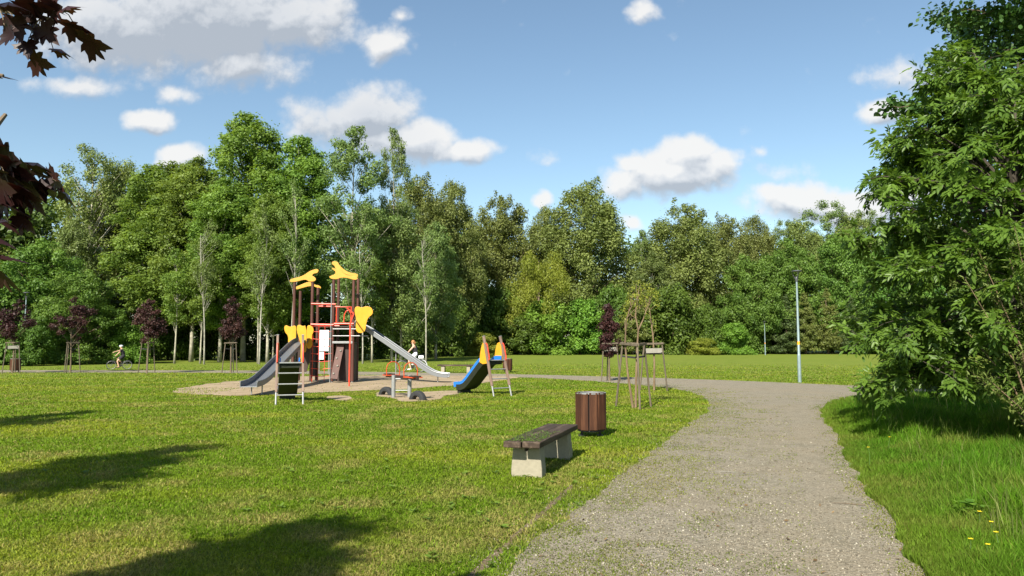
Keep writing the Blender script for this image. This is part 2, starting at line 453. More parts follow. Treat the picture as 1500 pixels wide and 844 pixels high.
# lawn soil / far turf
def lawn_mat():
    m, t, b = new_mat('mown_turf')
    big = noise(t, .10, 4, .6); mid = noise(t, .9, 5, .6); fine = noise(t, 14, 6, .7); str_ = noise(t, .55, 5, .6, stretch=(.18, 1.4, 1))
    c = ramp(t, mid, [(.25, (.082, .124, .015)), (.5, (.116, .155, .021)), (.78, (.168, .176, .036))])
    c = mixc(t, ramp(t, big, [(.35, (0, 0, 0)), (.7, (.55, .55, .55))]), c, (.120, .170, .022))
    c = mixc(t, ramp(t, str_, [(.48, (0, 0, 0)), (.62, (.45, .45, .45))]), c, (.165, .185, .035))
    c = mixc(t, .75, c, ramp(t, fine, [(.3, (.55, .6, .5)), (.7, (1.35, 1.3, 1.3))]), 'MULTIPLY')
    t.links.new(c, b.inputs['Base Color']); b.inputs['Roughness'].default_value = .9; b.inputs['Specular IOR Level'].default_value = .1
    bump(t, b, fine, .7, .03)
    return m
M['lawn'] = lawn_mat()
def gravel_mat():
    m, t, b = new_mat('crushed_gravel')
    co = N(t, 'ShaderNodeTexCoord')
    v = N(t, 'ShaderNodeTexVoronoi'); v.inputs['Scale'].default_value = 75; t.links.new(co.outputs['Object'], v.inputs['Vector'])
    v2 = N(t, 'ShaderNodeTexVoronoi'); v2.inputs['Scale'].default_value = 32; t.links.new(co.outputs['Object'], v2.inputs['Vector'])
    hs = N(t, 'ShaderNodeSeparateColor'); t.links.new(v.outputs['Color'], hs.inputs[0])
    hs2 = N(t, 'ShaderNodeSeparateColor'); t.links.new(v2.outputs['Color'], hs2.inputs[0])
    c = ramp(t, hs.outputs[0], [(0, (.104, .093, .068)), (.45, (.200, .178, .133)), (.85, (.26, .234, .18)), (1, (.39, .36, .29))])
    c = mixc(t, .35, c, ramp(t, hs2.outputs[1], [(0, (.133, .117, .088)), (1, (.265, .24, .187))]))
    big = noise(t, .55, 5, .65); mid = noise(t, 2.6, 5, .65)
    c = mixc(t, ramp(t, big, [(.42, (0, 0, 0)), (.68, (.55, .55, .55))]), c, (.225, .187, .128))
    c = mixc(t, ramp(t, mid, [(.50, (0, 0, 0)), (.72, (.6, .6, .6))]), c, (.118, .107, .070))
    t.links.new(c, b.inputs['Base Color']); b.inputs['Roughness'].default_value = .92; b.inputs['Specular IOR Level'].default_value = .15
    h = wmath(t, 'ADD', v.outputs['Distance'], wmath(t, 'MULTIPLY', v2.outputs['Distance'], 1.2))
    bump(t, b, h, .8, .012)
    return m
M['gravel'] = gravel_mat()
def sand_mat():
    m, t, b = new_mat('play_sand')
    n = noise(t, 1.3, 6, .65); f = noise(t, 40, 5, .7)
    c = ramp(t, n, [(.3, (.21, .165, .108)), (.55, (.29, .228, .152)), (.8, (.36, .29, .20))])
    c = mixc(t, .5, c, ramp(t, f, [(.3, (.75, .75, .75)), (.7, (1.2, 1.2, 1.2))]), 'MULTIPLY')
    t.links.new(c, b.inputs['Base Color']); b.inputs['Roughness'].default_value = .95; b.inputs['Specular IOR Level'].default_value = .1
    bump(t, b, f, .6, .02)
    return m
M['sand'] = sand_mat()
def pebble_mat():
    m, t, b = new_mat('pebbles')
    a = N(t, 'ShaderNodeAttribute', attribute_name='var')
    c = ramp(t, a.outputs['Fac'], [(0, (.09, .078, .057)), (.5, (.185, .163, .122)), (.9, (.24, .215, .165)), (1, (.38, .355, .29))])
    t.links.new(c, b.inputs['Base Color']); b.inputs['Roughness'].default_value = .85; b.inputs['Specular IOR Level'].default_value = .25
    return m
M['pebble'] = pebble_mat()
M['blade'] = attr_leaf_mat('grass_blades', 'tint', .46, .6, .10)

# ------------------------------------------------------------------ ground, paths, sand
me = np_mesh("ground", [(-900, -300, 0), (900, -300, 0), (900, 1200, 0), (-900, 1200, 0)], [np.array([[0, 1, 2, 3]])])
tag(link("lawn", me, M['lawn']), kind='structure')

PATH = [(-3.1, -7), (-1.75, 0), G(735, 844), G(850, 740), G(960, 660), G(1018, 615), G(1042, 600), G(1040, 586), G(1005, 571), G(900, 560.5), G(774, 552.8), G(640, 551),
        G(500, 549), G(350, 546.4), G(180, 545.9), G(0, 545.7), (-70, 43.5), (-70, 47.5), G(0, 542.4), G(350, 542.6), G(560, 545), G(774, 548.6), G(1000, 554.8), G(1171, 561.5), G(1290, 567), G(1400, 572),
        (32, 17), (32, 13.5), G(1500, 580), G(1400, 579), G(1290, 579), G(1232, 583), G(1198, 598), G(1216, 624), G(1272, 722), G(1362, 844), (1.35, 0), (-.4, -7)]
SAND = [G(238, 574), G(300, 563), G(365, 556), G(430, 551.5), G(520, 550.5), G(590, 550), G(700, 551), G(770, 552.5), G(735, 557), G(700, 562), G(640, 567), G(600, 571),
        G(540, 572), G(470, 575), G(420, 578), G(350, 580), G(285, 578)]
SAND2 = [G(552, 574.5), G(575, 576), G(610, 575), G(655, 572.5), G(672, 572.5), G(690, 574), G(668, 578), G(648, 580), G(650, 585), G(610, 589), G(590, 589), G(570, 583), G(552, 581)]
SAND3 = [G(476, 582), G(500, 579), G(516, 582), G(508, 588), G(492, 587)]
def ragged(poly, step, amp, f):
    out = []
    n = len(poly)
    for i in range(n):
        a, b = np.array(poly[i]), np.array(poly[(i + 1) % n])
        L = np.hypot(*(b - a)); k = max(1, int(L / step))
        if a[0] < -45 or b[0] < -45 or a[0] > 28: k = 1
        nrm = np.array([(b - a)[1], -(b - a)[0]]) / max(L, 1e-6)
        for j in range(k):
            p = a + (b - a) * j / k
            o = (fbm(np.array([p[0] * f]), np.array([p[1] * f]), 4)[0] - .5) * 2 * amp
            out.append(tuple(p + nrm * o))
    return out
def smooth_poly(poly, it=2):
    for _ in range(it):
        q = []
        for i in range(len(poly)):
            a, b = np.array(poly[i]), np.array(poly[(i + 1) % len(poly)])
            q += [tuple(a * .75 + b * .25), tuple(a * .25 + b * .75)]
        poly = q
    return poly
def sheet(name, poly, z, mat, kind='structure', base=None):
    bm = bmesh.new()
    f = bm.faces.new([bm.verts.new((x, y, z)) for x, y in poly])
    bmesh.ops.triangulate(bm, faces=[f])
    bmesh.ops.recalc_face_normals(bm, faces=bm.faces)
    me = bpy.data.meshes.new(name); bm.to_mesh(me); bm.free()
    if me.polygons[0].normal.z < 0: me.flip_normals()
    return tag(link(name, me, mat), kind=kind)
PATH_S = smooth_poly(PATH, 2)
PATH_R = ragged(PATH_S, .12, .16, 2.2)
SAND_R = ragged(smooth_poly(SAND, 2), .2, .35, 1.1)
SAND2_R = ragged(smooth_poly(SAND2, 2), .15, .2, 1.6)
SAND3_R = ragged(smooth_poly(SAND3, 2), .12, .15, 1.6)
sheet("gravel_path", PATH_R, .004, M['gravel'])
sheet("sand_pit", SAND_R, .008, M['sand'])
sheet("worn_sand", SAND2_R, .0085, M['sand'])
sheet("bare_sand", SAND3_R, .0082, M['sand'])
el = [(-2.35, 0), G(640, 900), G(690, 844), G(745, 795), G(800, 748), G(838, 712)]
EDGE_LINE = smooth_poly([(x - .035, y) for x, y in el] + [(x + .035, y) for x, y in el[::-1]], 1)
M['soil'] = simple('bare_soil', (.13, .098, .062), .95, 0, .35, 20, .4, spec=.1)
sheet("soil_edge", ragged(EDGE_LINE, .06, .05, 6), .003, M['soil'])

# ------------------------------------------------------------------ grass blades
def sector(n, r0, r1, a0, a1):
    r = r0 * (r1 / r0) ** rng.random(n)          # density falls with the square of the distance
    a = rng.uniform(R(a0), R(a1), n)
    return r * np.sin(a), r * np.cos(a)
def blade_mesh(name, x, y, h, w, lean, col):
    n = len(x)
    az = rng.uniform(0, 2 * np.pi, n); la = rng.uniform(0, 2 * np.pi, n)
    sx, sy = np.cos(az) * w / 2, np.sin(az) * w / 2
    lx, ly = np.cos(la) * lean * h, np.sin(la) * lean * h
    z = np.zeros(n)
    V = np.stack([np.stack([x - sx, y - sy, z - .005], 1), np.stack([x + sx, y + sy, z - .005], 1),
                  np.stack([x + sx * .8 + lx * .35, y + sy * .8 + ly * .35, h * .6], 1), np.stack([x - sx * .8 + lx * .35, y - sy * .8 + ly * .35, h * .6], 1),
                  np.stack([x + lx, y + ly, h * (1 - .35 * np.minimum(lean, 1) ** 2)], 1)], 1).reshape(-1, 3)
    i = np.arange(n)[:, None] * 5
    return np_mesh(name, V, [i + np.array([[0, 1, 2, 3]]), i + np.array([[3, 2, 4]])], cols={'tint': np.repeat(col, 5, 0)})
def grass_cols(x, y, base, yellow, dry, n, streak=0.0):
    a = fbm(x * .45, y * .45)[:, None]; b = fbm(x * 1.7 + 40, y * 1.7)[:, None]; k = rng.random((n, 1))
    st = (fbm(x * .20 + y * .06 + 3, y * .9 - x * .12 + 11, 4) - .5)[:, None] * streak
    ka = np.clip((a - .35) * 2.2 + st, 0, 1)
    c = np.array(base) * (1 - ka) + np.array(yellow) * ka
    if streak: b = b + .13 * np.exp(-((y[:, None] - 7.2 - .25 * x[:, None]) / 1.5) ** 2) * (x[:, None] < 1)
    dm = np.clip((b - .50) * 2.6, 0, .75) * (k < .75) + (k > .94) * .8
    dm = np.clip(dm, 0, .85)
    c = c * (1 - dm) + np.array(dry) * dm
    return c * rng.uniform(.55, 1.45, (n, 1))
RIGHT_EDGE_X = lambda y: np.interp(y, [-7, 0, 5.2, 8.2, 15.0, 19, 23], [-.4, 1.35, 3.05, 4.08, 6.6, 8.05, 10.2])
x, y = sector(1150000, 2.6, 125, -45, 44)
allsand = inside(SAND_R, x, y) | inside(SAND2_R, x, y) | inside(SAND3_R, x, y)
inpath = inside(PATH_R, x, y)
ed = np.full(len(x), 9.0)
near = y < 30
ed[near] = edge_dist(PATH, x[near], y[near])
side_r = (x > RIGHT_EDGE_X(y) - .8) & (y < 22)
gmask = fbm(x * 1.6 + 9, y * 1.6 + 3, 5)
lft = np.where(side_r, np.clip(1 - ed / .35, 0, 1), np.clip(1 - ed / 2.1, 0, 1) * np.clip((RIGHT_EDGE_X(y) - .8 - x) / 1.6, 0, 1) ** .7)
keep_path = inpath & near & (((gmask > .56 - .17 * lft) & (rng.random(len(x)) < (.85 * lft + .05) * (lft > 0))) | (rng.random(len(x)) < .55 * np.exp(-ed / np.where(side_r, .10, .42))))
patch = inpath & (np.hypot((x - 5.3) / 1.6, (y - 17.6) / 1.5) < 1) & (gmask > .50) & (rng.random(len(x)) < .5)
farkeep = rng.random(len(x)) < np.clip((64 - np.hypot(x, y)) / 36, 0, 1)
tallzone = (x > RIGHT_EDGE_X(y) - .8) & (y < 24) & ~inpath
thin = (~inpath) & (ed < .9) & ~tallzone & (rng.random(len(x)) > np.clip(ed / .9 + .6, 0, 1) * np.clip((gmask - .1) * 3, .45, 1))
onedge = inside(EDGE_LINE, x, y) & (rng.random(len(x)) < .8)
keep = ~onedge & farkeep & ((~inpath) & ~tallzone & ~thin | keep_path | patch) & ~(allsand & (rng.random(len(x)) > np.where((x < -10.2) & (y < 27.5), .30, .015)))
x, y = x[keep], y[keep]; n = len(x)
r = np.hypot(x, y)
tuft = fbm(x * 3.1, y * 3.1)
h = (.024 + .032 * np.clip(tuft - .25, 0, 1) + .014 * rng.random(n)) * (1 + .008 * r)
onp = inside(PATH_R, x, y)
h *= np.where(onp, .45, 1)
w = .0034 + .00075 * r
lawncol = grass_cols(x, y, (.122, .205, .012), (.208, .258, .020), (.32, .268, .10), n, 3.2)
lawncol = np.where(onp[:, None], lawncol * .6 + np.array((.12, .12, .03)) * .4, lawncol)
tag(link("mown_grass", blade_mesh("mown_grass", x, y, h, w, rng.uniform(.5, 1.6, n), lawncol), M['blade']), kind='stuff')

# tall verge grass on the right of the path
x, y = sector(520000, 3.2, 30, 14, 60)
k = (x > RIGHT_EDGE_X(y) - .8) & (y < 23.6) & ~inside(PATH_R, x, y)
x, y = x[k], y[k]; n = len(x)
r = np.hypot(x, y)
de = edge_dist(PATH_S, x, y) + .25 * (fbm(x * 2, y * 2) - .5)
de = np.maximum(de, .02)
de = np.where(y > 19, np.minimum(de, np.maximum(0, 23.8 - y) * .8), de)
tuft = fbm(x * 1.3 + 7, y * 1.3)
h = (.05 + .50 * np.clip(tuft - .18, 0, 1) * np.clip(de / 1.2, .10, 1.0) + .12 * rng.random(n) ** 2 * np.clip(de, .2, 1))
w = .0042 + .00070 * r
col = grass_cols(x, y, (.068, .172, .010), (.112, .220, .014), (.17, .19, .04), n)
yel = np.clip(1 - de / .7, 0, 1)[:, None]
col = col * (1 - .45 * yel) + np.array((.15, .165, .03)) * .45 * yel
tag(link("verge_grass", blade_mesh("verge_grass", x, y, h, w, rng.uniform(.1, .6, n), col), M['blade']), kind='stuff')

# tall seeding stems standing above the verge
x, y = sector(9000, 4.5, 24, 14, 60)
de = edge_dist(PATH_S, x, y)
k = (x > RIGHT_EDGE_X(y)) & (y < 23.0) & ~inside(PATH_R, x, y) & (de > .7) & (rng.random(len(x)) < np.clip((fbm(x * .8, y * .8) - .3) * 4, .1, 1))
x, y = x[k], y[k]; n = len(x)
tag(link("seeding_grass", blade_mesh("seeding_grass", x, y, rng.uniform(.28, .58, n), .0035 + .0005 * np.hypot(x, y), rng.uniform(.05, .4, n), grass_cols(x, y, (.10, .17, .03), (.16, .20, .05), (.24, .22, .10), n)), M['blade']), kind='stuff')

# pebbles on the gravel path
x, y = sector(110000, 3.0, 17, -12, 36)
e = edge_dist(PATH, x, y); ip = inside(PATH_R, x, y)
lefty = (x < RIGHT_EDGE_X(y) - 1.2)
k = (ip & (rng.random(len(x)) < .30 + .5 * (fbm(x * 1.1, y * 1.1) > .52))) | (~ip & (e < .45) & lefty & (rng.random(len(x)) < .35)) | (~ip & (e < .10) & (rng.random(len(x)) < .2))
x, y = x[k], y[k]; n = len(x)
s = (rng.random(n) ** 3 * .009 + .0032) * (1 + .03 * np.hypot(x, y))
oct_ = np.array([(1, 0, 0), (0, 1, 0), (-1, 0, 0), (0, -1, 0), (0, 0, .7), (0, 0, -.7)], float)
tri = np.array([(0, 1, 4), (1, 2, 4), (2, 3, 4), (3, 0, 4), (1, 0, 5), (2, 1, 5), (3, 2, 5), (0, 3, 5)])
V = oct_[None] * (s[:, None, None] * rng.uniform(.6, 1.25, (n, 6, 1)))
a = rng.uniform(0, 6.28, n)
V = np.stack([V[:, :, 0] * np.cos(a)[:, None] - V[:, :, 1] * np.sin(a)[:, None], V[:, :, 0] * np.sin(a)[:, None] + V[:, :, 1] * np.cos(a)[:, None], V[:, :, 2]], 2)
V += np.stack([x, y, .004 + s * .25], 1)[:, None]
me = np_mesh("pebbles", V.reshape(-1, 3), [(np.arange(n)[:, None, None] * 6 + tri[None]).reshape(-1, 3)], attrs={'var': np.repeat(rng.random(n), 6)})
tag(link("loose_gravel", me, M['pebble']), kind='stuff')

# ------------------------------------------------------------------ trees: crown and trunk builders
def unit(v): return v / (np.linalg.norm(v, axis=-1, keepdims=True) + 1e-9)
def leaf_quads(C, Nn, size, aspect, var, T=None, fold=.0):
    n = len(C)
    rnd = rng.normal(size=(n, 3)) if T is None else T
    t = unit(rnd - (rnd * Nn).sum(1, keepdims=True) * Nn); s = np.cross(Nn, t)
    L, W = size[:, None], (size * aspect)[:, None]
    V = np.stack([C - t * L, C + s * W + Nn * W * fold, C + t * L, C - s * W + Nn * W * fold], 1).reshape(-1, 3)
    return V, np.arange(n)[:, None] * 4 + np.array([[0, 1, 2, 3]]), np.repeat(np.clip(var, 0, 1), 4)
def crown_mesh(name, clumps, per, leaf, aspect=.55, up=.35, squash=.8, droop=0, outness=1.0, hang=None):
    """clumps: (n,4) centre and radius; leaves on and in each clump"""
    cl = np.asarray(clumps); n = len(cl)
    cnt = np.maximum(8, (per * (cl[:, 3] / cl[:, 3].mean()) ** 2)).astype(int)
    idx = np.repeat(np.arange(n), cnt); m = len(idx)
    d = unit(rng.normal(size=(m, 3)))
    rr = cl[idx, 3] * (.30 + .75 * rng.random(m) ** .55) * np.where(rng.random(m) < .28, 1 + .45 * np.abs(rng.normal(size=m)), 1)
    off = d * rr[:, None] * np.array([1, 1, squash])
    if droop: off[:, 2] -= droop * (np.hypot(off[:, 0], off[:, 1]) ** 1.5) * rng.random(m)
    C = cl[idx, :3] + off
    Nn = unit(d * outness + rng.normal(size=(m, 3)) * .55 + np.array([0, 0, up]))
    var = .55 * rng.random(n)[idx] + .45 * rng.random(m)
    T = None
    if hang is not None: T = np.array([0, 0, -1.0]) + rng.normal(size=(m, 3)) * hang
    V, f, a = leaf_quads(C, Nn, leaf * rng.uniform(.6, 1.25, m), aspect, var, T)
    return np_mesh(name, V, [f], attrs={'var': a})
def envelope(H, base, W, prof, n, rc, jit=.25, inner=.25):
    """clump centres spread under a crown profile; prof: list (t, relative radius)"""
    t = rng.random(n * 5); ts, rs = zip(*prof)
    rad = np.interp(t, ts, rs)
    t = t[rng.random(len(t)) < .26 + .74 * rad / max(rs)][:n]
    rad = np.interp(t, ts, rs) * W / 2
    a = rng.uniform(0, 2 * np.pi, len(t))
    lob = 1 + jit * (np.sin(a * 3 + t * 9) * .5 + rng.normal(size=len(t)) * .45)
    q = np.where(rng.random(len(t)) < inner, rng.random(len(t)) * .7, .62 + .35 * rng.random(len(t)))
    z = base + (H - base) * t
    rcl = rc * rng.uniform(.6, 1.25, len(t)) * (.34 + .66 * np.clip(rad / (W / 2) * 1.4, .03, 1))
    rr = np.maximum(0, rad * q * lob - .25 * rcl)
    C = np.stack([np.cos(a) * rr, np.sin(a) * rr, z, rcl], 1)
    D = np.linalg.norm(C[:, None, :3] - C[None, :, :3], axis=2) - .75 * (C[:, None, 3] + C[None, :, 3])
    np.fill_diagonal(D, 9)
    return C[(np.sort(D, axis=1)[:, 0] < .15)]          # no clump may float free of the crown
def trunk_mb(H, r0, clumps, limbs, lean=(0, 0), wob=.25, top=.88, start=.2, seg=9):
    mb = MB(); rs = random.Random(int(H * 100) + limbs)
    ph = rs.random() * 6
    def axis(t): return Vector((lean[0] * t * H + wob * math.sin(t * 5 + ph) * t, lean[1] * t * H + wob * math.cos(t * 4 + ph) * t, t * H))
    K = 9
    mb.tube([axis(i / K * top) - Vector((0, 0, .1 if i == 0 else 0)) for i in range(K + 1)], [r0 * (1.25 if i == 0 else 1) * (1 - .9 * i / K) + .012 for i in range(K + 1)], seg)
    idx = list(range(len(clumps))); rs.shuffle(idx)
    for j in idx[:limbs]:
        c = Vector(clumps[j][:3])
        tz = max(start, min(top * .93, (c.z / H) - .10 - .22 * (Vector((c.x, c.y)).length / H) * 2))
        a = axis(tz); rl = max(.018, r0 * (1 - .9 * tz / top) * .5)
        mid = a.lerp(c, .5) + Vector((0, 0, -.04 * (c - a).length))
        mb.tube([a, mid, c], [rl, rl * .6, rl * .18], 5)
    return mb

PROTO = {}
def proto(name, H, W, leafmat, barkmat, clumps, per, leaf, r0, limbs, **kw):
    tk = {k: kw.pop(k) for k in ('lean', 'wob', 'top', 'start') if k in kw}
    cm = crown_mesh(name + "_crown", clumps, per * 1.45, leaf * .82, **kw); cm.materials.append(M[leafmat])
    mb = trunk_mb(H, r0, clumps, limbs, **tk)
    me = bpy.data.meshes.new(name + "_trunk"); me.from_pydata(mb.v, [], mb.f); me.update()
    me.polygons.foreach_set("use_smooth", np.ones(len(me.polygons), bool)); me.materials.append(M[barkmat])
    PROTO[name] = (H, W, cm, me)
asp_prof = [(0, .35), (.15, .75), (.35, 1), (.6, .9), (.82, .68), (.94, .42), (1, .15)]
for i in range(3):
    proto('aspen%d' % i, 22, 7.5, 'aspen', 'bark_pale', envelope(22, 4.2, 7.4, asp_prof, 330, .74, .3), 110, .165, .17, 34, start=.16, up=.4)
proto('airy', 22, 8.5, 'grey_poplar', 'bark_pale', envelope(22, 4, 8.2, [(0, .3), (.3, .95), (.5, 1), (.7, .8), (.9, .5), (1, .15)], 230, .72, .4), 85, .15, .2, 90, start=.15, up=.3)
proto('slender', 16, 4, 'aspen', 'bark_pale', envelope(16, 5, 3.8, [(0, .4), (.4, 1), (.8, .6), (1, .2)], 46, .75, .4), 110, .15, .10, 22, start=.2)
pop_prof = [(0, .55), (.15, .85), (.35, 1), (.6, .95), (.8, .72), (.93, .45), (1, .18)]
for i in range(3):
    c = envelope(25, 1.5, 13.5, pop_prof, 430, 1.0, .25)
    # upright tips that break the outline
    tips = envelope(25.8, 12, 12.0, [(0, .9), (.5, .85), (.8, .6), (1, .25)], 110, .60, .2, 0); tips[:, 2] += .25
    proto('poplar%d' % i, 25, 13.5, 'poplar', 'bark_dark', np.vstack([c, tips]), 105, .21, .32, 40, up=.5, squash=1.25)
proto('tallolive', 25, 11, 'poplar', 'bark_pale', envelope(25, 3, 11, [(0, .35), (.2, .6), (.45, .8), (.7, 1), (.88, .75), (1, .25)], 240, .8, .4), 100, .17, .30, 80, start=.12, squash=1.0)
proto('airytop', 26, 13, 'grey_poplar', 'bark_dark', envelope(26, 3, 13, [(0, .6), (.4, .9), (.75, 1), (.92, .8), (1, .45)], 260, .85, .4), 80, .2, .28, 80, start=.12)
for i in range(2):
    proto('maple%d' % i, 15, 13, 'maple', 'bark_dark', envelope(15, .6, 12.5, [(0, .6), (.2, .95), (.45, 1), (.7, .85), (.9, .5), (1, .2)], 220, 1.05, .25), 140, .2, .25, 26, squash=.7, up=.6)
proto('willow', 15, 12, 'willow', 'bark_dark', envelope(15, 2.5, 11.5, [(0, .7), (.3, .95), (.6, 1), (.85, .7), (1, .25)], 80, 1.2, .25), 260, .22, .3, 22, aspect=.28, droop=1.3, squash=1.0, hang=.5, up=.2)
con_prof = [(0, .9), (.1, 1), (.4, .72), (.7, .42), (.9, .18), (1, .04)]
proto('conifer', 10, 5.2, 'conifer', 'bark_dark', envelope(10, .8, 5.0, con_prof, 150, .55, .12, .15), 110, .16, .14, 12, aspect=.35, up=.1, squash=.7, hang=.8)
proto('darkconifer', 10, 5.2, 'darkconifer', 'bark_dark', envelope(10, .5, 5.0, con_prof, 150, .6, .15, .15), 110, .17, .14, 12, aspect=.35, up=.1, squash=.7, hang=.8)
M['bark_white'] = simple('white_birch_bark', (.30, .285, .24), .85, 0, .3, 3.5, .3, (1, 1, 1.5), .15, dirt=(.10, .09, .08))
proto('thin', 17, 5, 'grey_poplar', 'bark_white', envelope(17, 6.5, 4.8, [(0, .3), (.4, 1), (.75, .8), (1, .2)], 60, .6, .4), 42, .15, .105, 40, start=.35, wob=.5, lean=(.05, 0))
sh_prof = [(0, .85), (.25, 1), (.6, .9), (.85, .6), (1, .2)]
for i in range(2):
    proto('shrub%d' % i, 6, 7, 'shrub', 'bark_dark', envelope(6, .1, 6.6, sh_prof, 90, .85, .3), 170, .17, .12, 14, squash=.8, up=.5, start=.08)
proto('brightshrub', 6, 7, 'brightshrub', 'bark_dark', envelope(6, .1, 6.6, sh_prof, 90, .85, .3), 170, .18, .12, 14, squash=.8, up=.5, start=.08)
proto('paleshrub', 5, 6, 'willow', 'bark_dark', envelope(5, .1, 5.6, sh_prof, 70, .75, .3), 170, .14, .1, 14, up=.4, start=.08)
proto('greytree', 17, 9, 'grey_poplar', 'bark_pale', envelope(17, 2, 8.6, [(0, .5), (.3, 1), (.6, .85), (.85, .5), (1, .15)], 200, .8, .3), 110, .16, .16, 40, start=.12)

